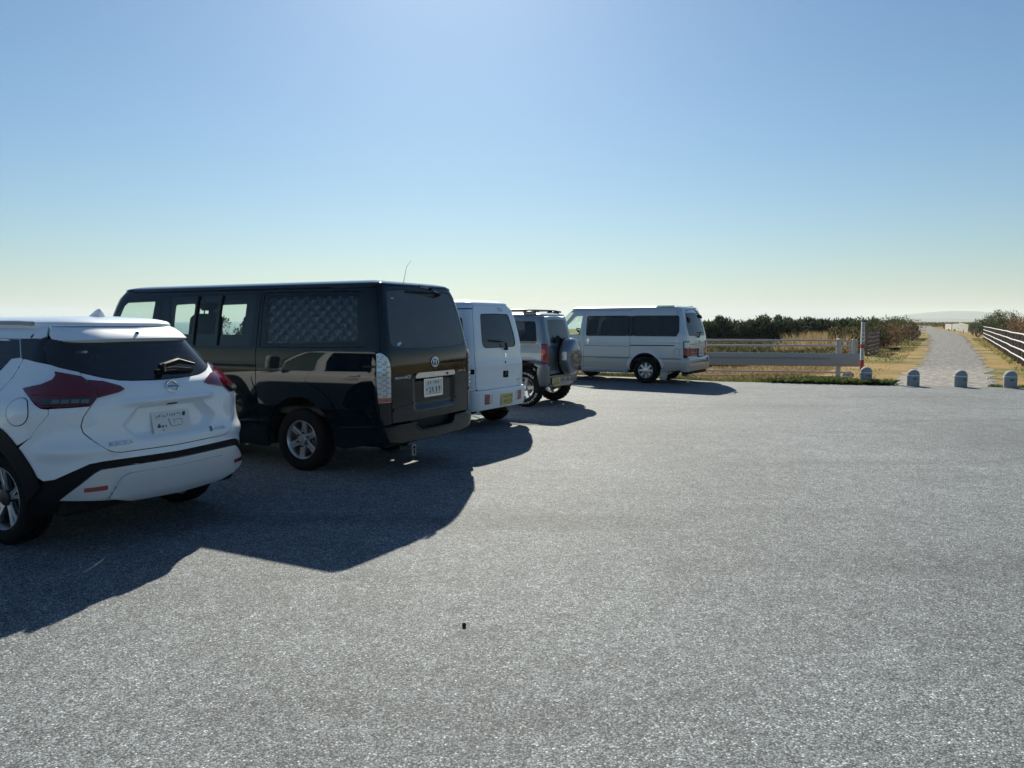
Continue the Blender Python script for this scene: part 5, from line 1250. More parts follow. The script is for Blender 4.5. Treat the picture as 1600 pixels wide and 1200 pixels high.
    panel('bumper_corner', bm_, M_GREYCLAD, rp([(.755, .42), (.79, .62), (.775, .735), (.62, .75), (.60, .58), (.68, .40)], .03), A, off=.035, th=.05, step=.03, bulge=.012)
    panel('bumper_corner', bm_, M_GREYCLAD, rp([(-.755, .42), (-.79, .62), (-.775, .735), (-.62, .75), (-.60, .58), (-.68, .40)], .03), A, off=.035, th=.05, step=.03, bulge=.012)
    for s in (-.02, -.24): panel('bumper_light', bm_, M_CLEARL, arc(s, .49, .026, .026, 0, 360, 14)[:-1], A, off=.072, th=.012)
    number_plate(bm_, S, .43, .462, .085, M_PLATEY, M_INKK, 4)
    MB().box((-.50, .60, .40), (.06, .10, .05), bev=.01).build('tow_eye', M_STEEL, bm_)
    # roof bars: side rails on feet with a cross bar
    for sg in (1, -1):
        m = MB(); P = [(-.20, sg * .50, 1.742), (-.05, sg * .515, 1.768), (1.3, sg * .515, 1.775), (1.5, sg * .50, 1.745)]
        rb = m.tube(P, .016, 8).build('roof_rail', M_GLOSSBLK, t, smooth=True)
        for x in (-.02, 1.25): MB().box((x, sg * .525, 1.715), (.26, .06, .075), bev=.02).build('rail_foot', M_GREYCLAD, rb, smooth=True, angle=60)
    MB().tube([(.0, -.52, 1.772), (.0, .52, 1.772)], .014, 8).build('cross_bar', M_GLOSSBLK, t, smooth=True)
    w = L - 2.85
    panel('bonnet', t, M_BLUEGREY, rp([(-w + .1, .93), (w - .1, .93), (w + .3, 1.07), (-w - .3, 1.07)], .03), FR, step=.04)
    panel('windscreen', t, G_CLEAR, rp([(-w, 1.10), (w, 1.10), (w + .2, 1.63), (-w - .2, 1.63)], .03), FR, th=.005, step=.06)
    panel('front_panel', t, M_BLUEGREY, rp([(-.66, .42), (.66, .42), (.66, .925), (-.66, .925)], .03), FR, step=.05)
    panel('grille', t, M_PLASTIC, rp([(-.40, .68), (.40, .68), (.40, .85), (-.40, .85)], .03), FR, off=.012, th=.02)
    for sg in (1, -1): panel('headlamp', t, M_CLEARL, arc(sg * .54, .76, .095, .09, 0, 360, 18)[:-1], FR, off=.014, th=.03)
    underbody(t, -.36, 2.4, .60, .34, .46, (0, 2.25), R)
    wheel_wells(t, (0, 2.25), .70, R - .015, .19)
    place_wheels(t, (0, 2.25), .72, R, .205, .205, 'jimny')
    for sg in (1, -1): MB().tube([(.02, sg * .48, .30), (-.14, sg * .50, .75)], .035, 10).build('shock_absorber', mat('white_damper', (.7, .7, .68), .4), t, smooth=True)
    MB().box((.9, 0, .62), (2.4, 1.15, .06)).build('cabin_floor', M_TRIM, t)
    for x, h in ((1.35, .55), (.45, .45)):
        for y in (.30, -.30): seat(t, x, y, .85, w=.44, h=h)
    MB().box((1.95, 0, 1.0), (.3, 1.15, .22), bev=.07).build('dashboard', M_TRIM, t, smooth=True, angle=60)
    steering(t, 1.72, -.30, 1.10)
    return t
build_offroader()

# ------------------------------------------------------------------ silver van
def build_silver_van():
    S = H100; A = S.at; FR = front_fn(S); L = S.L
    t = car_thing('h100', 'silver_van', 'older silver-grey van with dark side windows, parked nearest the guard fence', 'van')
    zt = 1.875; c0 = S.sx(0.0); c1 = S.sx(2.33); R = .325
    roof('body', t, M_SILVER, S, zt, .095, p=2.9, spine=.7)
    split = .640
    # lower two-tone band and upper panels
    w1 = rp([(.83, 1.71), (2.205, 1.712), (2.18, 1.188), (.99, 1.190), (.90, 1.32)], .06)
    lampc = [(.80, .90), (.80, 1.062), (.57, 1.058), (.57, .90)]
    lampr = [(.808, .72), (.81, .862), (.08, .828), (.08, .715)]
    ar = arc(c0, R, .455, .455, 172, 8, 22)
    qu = [(.815, .665), (.818, 1.075), (.60, 1.072), (.66, 1.20), (.69, 1.50), (.685, 1.755), (.70, 1.872), (2.256, 1.872), (2.256, split + .003)] + [(c0 + .455 * math.cos(rad(a)), R + .455 * math.sin(rad(a))) for a in np.linspace(44, 136, 12)] + [(.85, split + .003)]
    qp = both('quarter_panel', t, M_SILVER, qu, A, holes=[w1], step=.04)
    both('lower_quarter', t, M_SILVER2, [(c0 - .33, split - .003), (.90, split - .003), (.85, .56), (.92, .36), (c0 - .50, .30)] + [(c0 + .455 * math.cos(rad(a)), R + .455 * math.sin(rad(a))) for a in np.linspace(184, 138, 8)], A, step=.04)
    both('lower_quarter', t, M_SILVER2, [(c0 + .335, split - .003)] + [(c0 + .455 * math.cos(rad(a)), R + .455 * math.sin(rad(a))) for a in np.linspace(42, 0, 8)] + [(2.256, .30), (2.256, split - .003)], A, step=.04)
    both('wheel_arch_flare', t, M_SILVER, arc(c0, R, .535, .535, 165, 12, 24) + arc(c0, R, .445, .445, 8, 172, 24), A, off=.008, th=.02, step=.03, bulge=.012)
    # tailgate
    rg = rp(mir([(0, 1.195), (.58, 1.203, .06), (.62, 1.45, 0), (.52, 1.772, .07), (0, 1.785, 0)]), .02)
    gate = panel('tailgate', t, M_SILVER, mir([(0, .56), (.62, .56), (.66, .60), (.66, .705), (.075, .705), (.075, .875), (.56, .89), (.56, 1.07), (.60, 1.075), (.652, 1.20), (.682, 1.50), (.675, 1.755), (.66, 1.868), (0, 1.872)]), A, holes=[rg], step=.03)
    panel('rear_window', gate, G_DUSTY, [(s * .99, 1.48 + (z - 1.48) * .985) for s, z in rg], A, off=-.003, th=.004, step=.05)
    for sg in (1, -1):
        lp = panel('tail_lamp', t, M_RED, rp([(sg * s, z) for s, z in ((.808, .722), (.812, .880), (.56, .872), (.085, .855), (.085, .718))], .02), A, off=.012, th=.03, step=.03, bulge=.006)
        panel('reversing_lens', lp, mat('white_lens', (.72, .72, .74), .2, coat=.6), rp([(sg * .792, .90), (sg * .792, 1.05), (sg * .585, 1.045), (sg * .585, .895)], .02), A, off=.014, th=.03, step=.03, bulge=.006)
        panel('lamp_divider', lp, M_SILVER, [(sg * .56, .80), (sg * .10, .79), (sg * .10, .782), (sg * .56, .792)], A, off=.024, th=.006)
    panel('garnish_bar', gate, M_BRUSHED, rp([(.55, .885), (.55, .925), (-.55, .925), (-.55, .885)], .01), A, off=.016, th=.02, bulge=.006)
    panel('plate_bracket', gate, M_PLASTIC, rp([(.06, .66), (.06, .90), (-.34, .90), (-.34, .66)], .02), A, off=.010, th=.01)
    number_plate(gate, S, -.135, .782, .03, M_PLATEW, M_INKG, 5, frame=M_BRUSHED)
    text_on('badge_lettering', gate, M_CHROME, S, 'HIACE', .52, .985, .045, width=.30, shear=.1)
    MB().tube(ring_pts(S, -.08, 1.05, .05, .036, .008), .006, 8, closed=True).build('emblem', M_CHROME, gate, smooth=True)
    wiper(gate, S, (.02, 1.17), (-.05, 1.26), (-.02, 1.28), (-.42, 1.275), .04)
    # mirror on a stalk at the top corner, looking down at the bumper
    p0, p1 = spt(S, .40, 1.83, .0), spt(S, -.02, 1.66, .16); mm = MB()
    mm.tube([tuple(p0), tuple(spt(S, .15, 1.82, .13)), tuple(p1)], .010, 6)
    rmr = mm.build('rear_view_mirror_arm', M_PLASTIC, gate, smooth=True)
    MB().box(tuple(p1 + np.array([0, 0, -.02])), (.06, .20, .13), rot=Matrix.Rotation(rad(40), 3, 'Y'), bev=.03).build('rear_view_mirror', M_PLASTIC, rmr, smooth=True, angle=60)
    panel('window_ornament', gate, M_PLASTIC, [(.42 + .055 * math.cos(a), 1.60 + .075 * math.sin(a)) for a in np.linspace(0, 2 * math.pi, 20)[:-1]], A, off=.02, th=.03)
    bm_ = panel('rear_bumper', t, M_SILVER2, mir([(0, .345), (.60, .335), (.84, .32), (.925, .36), (.925, .634), (.80, .655), (.67, .655), (.62, .55), (0, .55)]), A, off=.03, th=.06, bulge=.015, step=.03)
    panel('bumper_ridge', bm_, M_SILVER, mir([(0, .478), (.70, .478), (.70, .505), (0, .505)]), A, off=.046, th=.02, bulge=.006, step=.03)
    panel('lower_valance', t, M_PLASTIC, mir([(0, .255), (.70, .255), (.86, .27), (.84, .335), (0, .338)]), A, off=.0, th=.04)
    # doors
    w2 = rp([(2.335, 1.715), (3.70, 1.706), (3.58, 1.183), (2.325, 1.186)], .07)
    sd_ = both('sliding_door', t, M_SILVER, [(2.265, split + .003), (2.265, 1.84), (3.83, 1.84), (3.68, 1.30), (3.60, .90), (3.59, split + .003)], A, holes=[w2], step=.05)
    both('lower_door', t, M_SILVER2, [(2.265, .345), (2.265, split - .003), (3.59, split - .003), (3.585, .345)], A, step=.05)
    w3 = rp([(3.80, 1.20), (3.92, 1.71), (4.30, 1.70, .1), (4.72, 1.20)], .06)
    fd = both('front_door', t, M_SILVER, [(3.60, split), (3.61, .90), (3.69, 1.30), (3.84, 1.84), (4.38, 1.84), (4.85, 1.17), (4.70, split)], A, holes=[w3], step=.05)
    both('roof_side', t, M_SILVER, [(2.262, 1.846), (2.262, 1.872), (4.6, 1.872), (4.40, 1.846)], A, step=.05)
    both('front_wing', t, M_SILVER2, [(3.59, .345), (3.60, split - .004), (4.70, split - .004), (4.90, .60), (4.85, .30), (c1 + .46, .30)] + arc(c1, R, .455, .455, 8, 172, 20), A, step=.05)
    both('sill', t, M_SILVER, [(c0 + .47, .250), (c0 + .49, .352), (c1 - .49, .352), (c1 - .47, .250)], A, off=.014, th=.03, bulge=.01, step=.05)
    for sg, q_, d, f in ((1, qp[0], sd_[0], fd[0]), (-1, qp[1], sd_[1], fd[1])):
        panel('side_window', q_, G_DEEP, [(sg * s, z) for s, z in w1], A, off=-.003, th=.004, step=.06)
        panel('window_seal', q_, M_SEAL, [(sg * s, z) for s, z in w1], A, holes=[[(sg * (1.53 + (s - 1.53) * .975), 1.45 + (z - 1.45) * .94) for s, z in w1]], off=.003, th=.006, step=.05)
        panel('door_window', d, G_DEEP, [(sg * s, z) for s, z in w2], A, off=-.003, th=.004, step=.06)
        panel('window_seal', d, M_SEAL, [(sg * s, z) for s, z in w2], A, holes=[[(sg * (3.0 + (s - 3.0) * .975), 1.45 + (z - 1.45) * .94) for s, z in w2]], off=.003, th=.006, step=.05)
        panel('door_window', f, G_CLEAR, [(sg * s, z) for s, z in w3], A, off=-.003, th=.004, step=.06)
        panel('door_pillar', q_, M_GLOSSBLK, [(sg * 2.20, 1.70), (sg * 2.262, 1.70), (sg * 2.262, 1.19), (sg * 2.18, 1.19)], A, off=.003, th=.004)
        panel('door_pillar', d, M_GLOSSBLK, [(sg * 2.268, 1.70), (sg * 2.345, 1.70), (sg * 2.33, 1.19), (sg * 2.268, 1.19)], A, off=.003, th=.004)
        panel('door_handle', d, M_CHROME, rp([(sg * 3.44, .98), (sg * 3.44, 1.12), (sg * 3.53, 1.11), (sg * 3.52, .97)], .03), A, off=.012, th=.02, bulge=.008, step=.02)
        strip('slide_rail', q_, M_SEAL, S, [(sg * 1.05, .965), (sg * 2.25, .955)], .0, .012)
        strip('door_crease', d, M_SEAL, S, [(sg * 2.27, .93), (sg * 3.59, .925)], -.003, .006)
        strip('split_light_stop', d, M_SEAL, S, [(sg * 2.27, split), (sg * 3.59, split)], -.014, .014)  # bar added behind the two-tone split to block leaking sun
        panel('lamp_surround', q_, M_PLASTIC, rp([(sg * .812, .70), (sg * .814, 1.07), (sg * .562, 1.066), (sg * .562, .70)], .02), A, off=.006, th=.01, step=.04)
        strip('fuel_flap_seam', q_, M_SEAL, S, [(sg * .90, .70), (sg * .90, .88), (sg * 1.05, .88), (sg * 1.05, .70)], -.002, .004)
        mirror(f, S, sg * 4.72, 1.22, M_SILVER, .18)
        MB().prism([(-.02, .10), (.14, .10), (.10, .44), (-.06, .44)], sg * .70, sg * .80, 'y', Matrix.Translation((-.52, 0, 0))).build('mud_flap', M_SILVER2, t)
    w = L - 4.85
    sc = [(-w - .05, 1.20), (w + .05, 1.20), (w + .25, 1.82), (-w - .25, 1.82)]
    panel('windscreen', t, G_CLEAR, rp(sc, .05), FR, th=.005, step=.06)
    panel('windscreen_pillar', t, M_SILVER, rp([(-w - .12, 1.12), (w + .12, 1.12), (w + .62, 1.872), (-w - .62, 1.872)], .01), FR, holes=[rp(sc, .05)], off=-.006, step=.06)
    panel('front_panel', t, M_SILVER, [(-w - .14, .30), (w + .14, .30), (w + .10, 1.115), (-w - .10, 1.115)], FR, step=.06)
    for sg in (1, -1): panel('headlamp', t, M_CLEARL, rp([(sg * .42, .72), (sg * .42, .90), (sg * .86, .92), (sg * .88, .74)], .03), FR, off=.012, th=.03)
    # roof light panes along the roof edge
    for x0, x1 in ((-.70, -.20),):
        for sg in (1, -1):
            ys = (.685, .60); f = lambda u, v: np.stack([u, sg * np.interp(v, [0, .5, 1], [.695, .655, .585]), np.interp(v, [0, .5, 1], [1.895, 1.945, 1.966])], -1)
            o = [(x0, .12), (x0 + .03, .9), (x1 - .03, .9), (x1, .12)]
            rl = panel('roof_light', t, glass('green_roof_glass', (.10, .16, .14), refl=.06, film=.05), o if sg < 0 else o, f, off=.0 if sg > 0 else 0, th=.0, skirt=False, step=.05)
    underbody(t, -.98, 3.3, .76, .24, .38, (0, 2.33), R)
    wheel_wells(t, (0, 2.33), .80, R, .20)
    place_wheels(t, (0, 2.33), .80, R, .20, .20, 'h100')
    MB().box((1.2, 0, .60), (4.0, 1.45, .08)).build('cabin_floor', M_TRIM, t)
    for y in (.40, -.40): seat(t, 2.05, y, .98, h=.58)
    for y in (.42, -.42): seat(t, .9, y, .95, h=.58)
    MB().box((2.85, 0, 1.08), (.4, 1.4, .24), bev=.08).build('dashboard', M_TRIM, t, smooth=True, angle=60)
    steering(t, 2.48, -.40, 1.26)
    return t
build_silver_van()
# ------------------------------------------------------------------ guard fence, bollards, marker, path fences
M_GALV = mat('galvanised_steel', (.46, .47, .48), .42, metal=.55, vary=.18, vscale=5)
M_BEAM = mat('painted_guard_beam', (.36, .37, .38), .5, metal=.2, vary=.12, vscale=3)
M_POSTW = mat('weathered_white_steel', (.50, .49, .45), .55, vary=.2, vscale=6)
def guard_fence():
    # runs left-to-right behind the lot edge, right end beside the marker post
    A = Vector((9.86, 21.72, 0)); u = Vector((-1, .235, 0)).normalized(); nrm = Vector((u.y, -u.x, 0)); nrm = -nrm if nrm.y > 0 else nrm
    t = thing('guard_fence', 'grey steel guard fence with wide beam and pipe rails behind the silver van', 'fence', tuple(A))
    G = -.20; Lg = 17.0
    P = lambda d, z, o=0.0: tuple(u * d + nrm * o + Vector((0, 0, z)))
    # top rails bend down at the right-hand end
    z1, z2 = 1.02, .865
    MB().tube([P(Lg, z1), P(.52, z1), P(.40, z1 - .015), P(.33, z1 - .06), P(.30, z1 - .13), P(.30, .62)], .026, 12).build('rail', M_GALV, t, smooth=True)
    MB().tube([P(Lg, z2), P(.30, z2)], .026, 12).build('rail', M_GALV, t, smooth=True)
    MB().tube([P(Lg, .115), P(.32, .115), P(.25, .10), P(.24, .04), P(.24, G)], .024, 12).build('rail', M_GALV, t, smooth=True)
    MB().tube([P(Lg, -.015), P(.24, -.015)], .024, 12).build('rail', M_GALV, t, smooth=True)
    # beam: folded sheet with a shallow groove, in three bolted lengths
    prof = [(.66, 0.0), (.66, .030), (.60, .042), (.535, .042), (.515, .018), (.495, .018), (.475, .042), (.36, .042), (.29, .030), (.29, 0)]
    for i, (d0, d1) in enumerate(((-.06, 4.2), (4.19, 8.4), (8.39, 12.6))):
        V = []; F = []; o = .075 + (i % 2) * .005
        ds = [d0, d0 + .9, d0 + .98, d1] if i == 0 else [d0, d1]
        for q, d in enumerate(ds):
            for z, x in prof:
                flat = (i == 0 and q < 2)
                V.append(P(d, z, o + (.042 if flat and x < .04 and .3 < z < .65 else x)))
        m = len(prof)
        for q in range(len(ds) - 1):
            for k in range(m - 1): F.append((q * m + k, q * m + k + 1, (q + 1) * m + k + 1, (q + 1) * m + k))
        F.append(tuple(range(m))); F.append(tuple(range((len(ds) - 1) * m, len(ds) * m))[::-1])
        bm_ = MB().add(V, F).build('beam', M_BEAM, t, smooth=True, angle=20)
        for d in ((.46, .74) if i == 0 else (d0 + .1, d0 + .3)):
            for z in (.615, .335): MB().lathe([(0, .012), (.016, .010), (.018, 0)], 8, axis='y', c=P(d, z, o + .042)).build('bolt', M_STEEL, bm_)
    d = .60
    while d < Lg:
        po = MB(); po.lathe([(.070, G - .25), (.070, 1.035), (.060, 1.06), (.03, 1.075), (0, 1.078)], 20, axis='z', c=P(d, 0)); po = po.build('post', M_POSTW, t, smooth=True, angle=40)
        for z in (z1, z2): MB().tube([P(d - .05, z), P(d + .05, z)], .036, 10).build('rail_clamp', M_POSTW, po, smooth=True)
        d += 4.1
    MB().box(P(.20, .70), (.10, .06, .72), bev=.008).build('end_post', M_POSTW, t)
    MB().box(P(.13, .70), (.035, .05, .70), bev=.006).build('end_strap', M_POSTW, t)
guard_fence()

M_STONE = mat('bollard_concrete', (.30, .315, .33), .85, vary=.14, vscale=14, bump=.25, bscale=70)
M_BAND = mat('reflective_band', (.72, .72, .70), .45)
def make_bollard(label):
    t = thing('bollard', label, 'bollard', (0, 0, 0), 0, 'bollards across the mouth of the path')
    r = .142; prof = [(r + .004, -.12), (r, .0), (r, .295)] + [(r * math.cos(rad(a)), .295 + r * math.sin(rad(a))) for a in range(10, 91, 10)]
    prof[-1] = (0, .437)
    MB().lathe(prof, 28, axis='z').build('shaft', M_STONE, t, smooth=True, angle=40)
    MB().lathe([(r + .001, .278), (r + .005, .280), (r + .005, .298), (r + .001, .300)], 28, axis='z').build('band', M_BAND, t, smooth=True)
    MB().box((0, -r - .001, .215), (.085, .012, .035), bev=.003).build('plaque', mat('dark_plaque', (.10, .11, .12), .5), t)
    return t
B0 = None
for i, (x, y, z, a, lab) in enumerate(((8.93, 19.35, -.01, .1, 'domed grey bollard half hidden in weeds beside the red and white post'), (9.74, 18.62, -.03, -.2, 'domed grey bollard on the left of the gravel path mouth'),
                                  (10.74, 18.36, -.03, .15, 'domed grey bollard standing in the middle of the gravel path mouth'), (11.78, 18.13, -.03, -.3, 'domed grey bollard at the right side of the path mouth'))):
    if B0 is None: B0 = o = make_bollard(lab)
    else:
        o = B0.copy(); col.objects.link(o); o['label'] = lab
        for k in B0.children: c = k.copy(); col.objects.link(c); c.parent = o
    o.location = (x, y, z); o.rotation_euler = (rad(random.uniform(-1.2, 1.2)), rad(random.uniform(-1.2, 1.2)), a)

def marker_post():
    t = thing('marker_post', 'tall red and white square marker post with black writing down its face', 'post', (9.33, 20.5, -.08), rad(-12))
    red = mat('faded_red_paint', (.46, .045, .028), .5, vary=.15); wh = mat('marker_white', (.70, .70, .68), .5, vary=.06); dk = mat('dark_red_cap', (.07, .012, .014), .5)
    w = .082
    for z0, z1, m in ((-.25, .62, red), (.62, .93, wh), (.93, 1.04, red), (1.04, 1.62, wh), (1.62, 1.66, dk)):
        MB().box((0, 0, (z0 + z1) / 2), (w, w, z1 - z0 - .0005), bev=.004).build('post_segment', m, t)
    r = random.Random(3); V = []; F = []
    def stroke(x, z, a, b):
        k = len(V); y = -w / 2 - .0012; V.extend([(x - a / 2, y, z - b / 2), (x + a / 2, y, z - b / 2), (x + a / 2, y, z + b / 2), (x - a / 2, y, z + b / 2)]); F.append((k, k + 1, k + 2, k + 3))
    def kanji(z, s):
        for q in (-.38, 0, .36): stroke(r.uniform(-.004, .004), z + q * s, s * r.uniform(.7, 1), s * .11)
        for q in (-.32, .3): stroke(q * s, z + r.uniform(-.1, .1) * s, s * .12, s * r.uniform(.6, .95))
        stroke(0, z, s * .1, s * .9)
    for k in range(4): kanji(1.575 - k * .062, .050)
    for k in range(3): kanji(1.29 - k * .105, .060)
    for k in range(5): kanji(.895 - k * .055, .044)
    mesh_obj('post_lettering', V, F, M_INKK, t, smooth=False)
marker_post()

M_OLDWOOD = mat('weathered_wood', (.19, .15, .135), .85, vary=.35, vscale=7, bump=.4, bscale=25)
M_WRAIL = mat('white_rail_paint', (.55, .54, .52), .5, vary=.1, vscale=4)
def rail_fence():
    t = thing('path_fence', 'long fence with white rails and dark posts along the right of the path', 'fence', (15.2, 22.3, -.05))
    a = Vector((0, 0, 0)); b = Vector((41.9 - 15.2, 68.5 - 22.3, 0)); Lf = (b - a).length; u = b / Lf; n = int(Lf / 1.95)
    tops = [.30, .585, .87, 1.15]; back = Vector((u.y, -u.x, 0)) * .07
    r = random.Random(4)
    J = [(Vector((0, 0, r.uniform(-.012, .012))) + Vector((u.y, -u.x, 0)) * r.uniform(-.012, .012)) for k in range(n + 1)]
    for z in tops:
        for k in range(n):
            p, q = u * (Lf * k / n) + J[k] + Vector((0, 0, z)), u * (Lf * (k + 1) / n) + J[k + 1] + Vector((0, 0, z))
            MB().tube([p, q], .025, 8).build('rail', M_WRAIL, t, smooth=True)
    for k in range(n + 1):
        p = u * (Lf * k / n) + back + J[k]
        MB().box((p.x, p.y, .42), (.12, .12, 1.5), rot=Matrix.Rotation(rad(29), 3, 'Z') @ Matrix.Rotation(rad(r.uniform(-2, 2)), 3, 'X'), bev=.012).build('post', M_OLDWOOD, t)
    return t
rail_fence()
def slat_fence():
    t = thing('slat_fence', 'old brown slatted fence panels half buried in bushes left of path', 'fence', (16.3, 35.4, -.12))
    u = Vector((23, 39.2, 0)).normalized(); Rz = Matrix.Rotation(math.atan2(u.y, u.x), 3, 'Z'); r = random.Random(8)
    for s0, s1 in ((0, 5.4), (36, 45)):
        n = max(1, round((s1 - s0) / 1.8))
        for k in range(n + 1):
            p = u * (s0 + (s1 - s0) * k / n); MB().box((p.x, p.y, .5), (.10, .10, 1.55), rot=Rz, bev=.01).build('post', M_OLDWOOD, t)
        for k in range(n):
            for z in (.14, .33, .52, .71, .90, 1.10):
                p = u * (s0 + (s1 - s0) * (k + .5) / n)
                MB().box((p.x + .06 * u.y, p.y - .06 * u.x, z + r.uniform(-.015, .015)), ((s1 - s0) / n + .04, .03, .105), rot=Rz @ Matrix.Rotation(rad(r.uniform(-.8, .8)), 3, 'Y'), bev=.005).build('slat', M_OLDWOOD, t)
slat_fence()
M_BOARD = mat('chalky_white_board', (.66, .65, .60), .7, vary=.12, vscale=3)
for i, (x, y, w, h, lean, lab) in enumerate(((81.5, 144.0, 3.4, 1.05, 1, 'farthest of three white panels on the right verge of the path'), (74.6, 129.5, 3.4, 1.15, -1, 'middle of three white panels on the right verge of the path'), (65.6, 112.0, 3.0, 1.2, 5, 'nearest white panel on the path verge, leaning over'))):
    t = thing('verge_board', lab, 'panel', (x, y, -.1), rad(-102 + 2 * i), 'white panels on the verge')
    MB().box((0, 0, .1 + h / 2), (w, .09, h), rot=Matrix.Rotation(rad(lean), 3, 'Y'), bev=.012).build('panel', M_BOARD, t)
    for s in (-.38, .38): MB().box((s * w, .07, .1 + h * .4), (.07, .06, h), rot=Matrix.Rotation(rad(lean), 3, 'Y')).build('stake', M_OLDWOOD, t)
    for s in (-.3, 0, .3): MB().box((s * w + (h * .4) * math.sin(rad(lean)), -.05, h * .86), (.10, .012, .06)).build('fixing', M_STEEL, t)
# far white boundary marker at the path's vanishing point
t = thing('boundary_stone', 'tiny white pointed boundary stone far along the path', 'stone', (196.5, 367, -.1))
MB().lathe([(.62, 0), (.60, .5), (.42, 1.0), (.22, 1.55), (.16, 1.75), (0, 1.82)], 12, axis='z').build('stone', M_BOARD, t, smooth=True, angle=40)

def rock(name, label, cat, loc, size, m, seed):
    r = np.random.default_rng(seed); V = []; F = []; n, k = 12, 7
    for i in range(k):
        ph = math.pi * i / (k - 1)
        for j in range(n):
            th = 2 * math.pi * j / n; q = 1 + .18 * r.normal() * math.sin(ph)
            V.append((size[0] * q * math.sin(ph) * math.cos(th), size[1] * q * math.sin(ph) * math.sin(th), size[2] * (1 + math.cos(ph)) * (1 + .08 * r.normal() * math.sin(ph))))
    for i in range(k - 1):
        for j in range(n): F.append((i * n + j, (i + 1) * n + j, (i + 1) * n + (j + 1) % n, i * n + (j + 1) % n))
    o = mesh_obj(name, V, F, m, loc=loc); return tag(o, label, cat)
M_ROCK = mat('grey_stone', (.24, .22, .20), .9, vary=.3, vscale=8, bump=.4, bscale=20)
rock('stone', 'rounded grey stone lying behind the right end of the guard fence', 'stone', (9.75, 22.3, -.2), (.17, .13, .16), M_ROCK, 2)
rock('stone', 'dark lump lying on the green verge left of the path', 'stone', (21.0, 42.2, -.05), (.34, .22, .10), mat('dark_lump', (.015, .015, .016), .8), 6)
rock('pebble', 'single small dark pebble on the open asphalt in front', 'pebble', (-.246, 3.84, -.002), (.011, .008, .012), mat('dark_pebble', (.012, .013, .016), .6), 5)
rp_ = [(13.0 + .45 * k / 9, 21.0 + .12 * math.sin(k * .7), .0 + .02 * (k % 2)) for k in range(10)]
tag(MB().tube(rp_, .014, 6).build('rope_end', M_BAND, smooth=True), 'short white rope lying on the verge behind the right bollard', 'rope')
tag(MB().tube([(9.12 + .05 * k, 19.45 + .01 * k, .10 - .012 * k + .01 * math.sin(k)) for k in range(8)], .010, 6).build('rope_end', M_BAND, smooth=True), 'white rope end running from the leftmost bollard into the grass', 'rope')

# ------------------------------------------------------------------ vegetation
def leaf_mat(name, cols, trans=.25, rough=.6):
    m, N, L, b = nodes_of(name)
    g = N.new('ShaderNodeNewGeometry'); r = N.new('ShaderNodeValToRGB'); L.new(g.outputs['Random Per Island'], r.inputs[0]); e = r.color_ramp.elements
    e[0].color = (*cols[0], 1); e[1].color = (*cols[-1], 1)
    for i, c in enumerate(cols[1:-1]): q = e.new((i + 1) / (len(cols) - 1)); q.color = (*c, 1)
    L.new(r.outputs[0], b.inputs['Base Color']); b.inputs['Roughness'].default_value = max(rough, .75); b.inputs['Specular IOR Level'].default_value = .12
    t = N.new('ShaderNodeBsdfTranslucent'); L.new(r.outputs[0], t.inputs[0]); mx = N.new('ShaderNodeMixShader'); mx.inputs[0].default_value = trans
    L.new(b.outputs[0], mx.inputs[1]); L.new(t.outputs[0], mx.inputs[2]); L.new(mx.outputs[0], N['Material Output'].inputs['Surface'])
    return m
L_PINE = leaf_mat('dark_pine_needles', [(.045, .062, .036), (.062, .084, .046), (.095, .115, .06), (.055, .07, .04)], .3)
L_LEAF = leaf_mat('glossy_evergreen_leaves', [(.025, .045, .016), (.05, .075, .025), (.085, .11, .035), (.10, .10, .045)], .25, .4)
L_DRY = leaf_mat('dry_grass', [(.22, .15, .07), (.34, .25, .12), (.42, .33, .18), (.28, .18, .09)], .35)
L_GOLD = leaf_mat('golden_grass', [(.34, .18, .05), (.46, .27, .075), (.36, .23, .06), (.22, .18, .055)], .35)
L_GREEN = leaf_mat('green_grass', [(.07, .11, .025), (.12, .16, .035), (.20, .21, .06), (.09, .12, .03)], .35)
L_WEED = leaf_mat('dark_weeds', [(.035, .065, .018), (.065, .11, .028), (.14, .17, .045)], .35)
L_BRAMBLE = leaf_mat('bramble_leaves', [(.03, .045, .018), (.06, .08, .03), (.10, .10, .045), (.26, .20, .11), (.05, .06, .025)], .25)
L_TWIG = leaf_mat('dry_reed_stems', [(.18, .105, .07), (.27, .17, .10), (.13, .085, .06), (.34, .22, .13)], .25)
M_BARK = mat('bark', (.06, .045, .035), .95, bump=.5, bscale=30)
def quads(C, U, Wd, m, name, parent=None, loc=None, taper=.35, bend=None):
    """one pointed leaf or blade per row: base C, direction U (with length), width direction Wd; two faces, folded"""
    n = len(C); mid = C + U * .55 + (bend * .25 if bend is not None else 0); tip = C + U + (bend if bend is not None else 0)
    V = np.stack([C - Wd * .35, C + Wd * .35, mid + Wd * .5, mid - Wd * .5, tip], 1).reshape(-1, 3)
    me = bpy.data.meshes.new(name); k = np.arange(n) * 5
    loops = np.stack([k, k + 1, k + 2, k + 3, k + 3, k + 2, k + 4], 1).ravel()
    me.vertices.add(n * 5); me.vertices.foreach_set('co', V.ravel().astype(np.float32))
    me.loops.add(n * 7); me.loops.foreach_set('vertex_index', loops.astype(np.int32))
    st = np.stack([np.arange(n) * 7, np.arange(n) * 7 + 4], 1).ravel()
    me.polygons.add(n * 2); me.polygons.foreach_set('loop_start', st.astype(np.int32))
    me.update(calc_edges=True); me.validate(); me.materials.append(m)
    o = bpy.data.objects.new(name, me); col.objects.link(o)
    if parent is not None: o.parent = parent
    if loc is not None: o.location = loc
    return o
def rand_dirs(n, r, up=0.0):
    d = r.normal(size=(n, 3)); d[:, 2] += up; return d / np.linalg.norm(d, axis=1, keepdims=True)
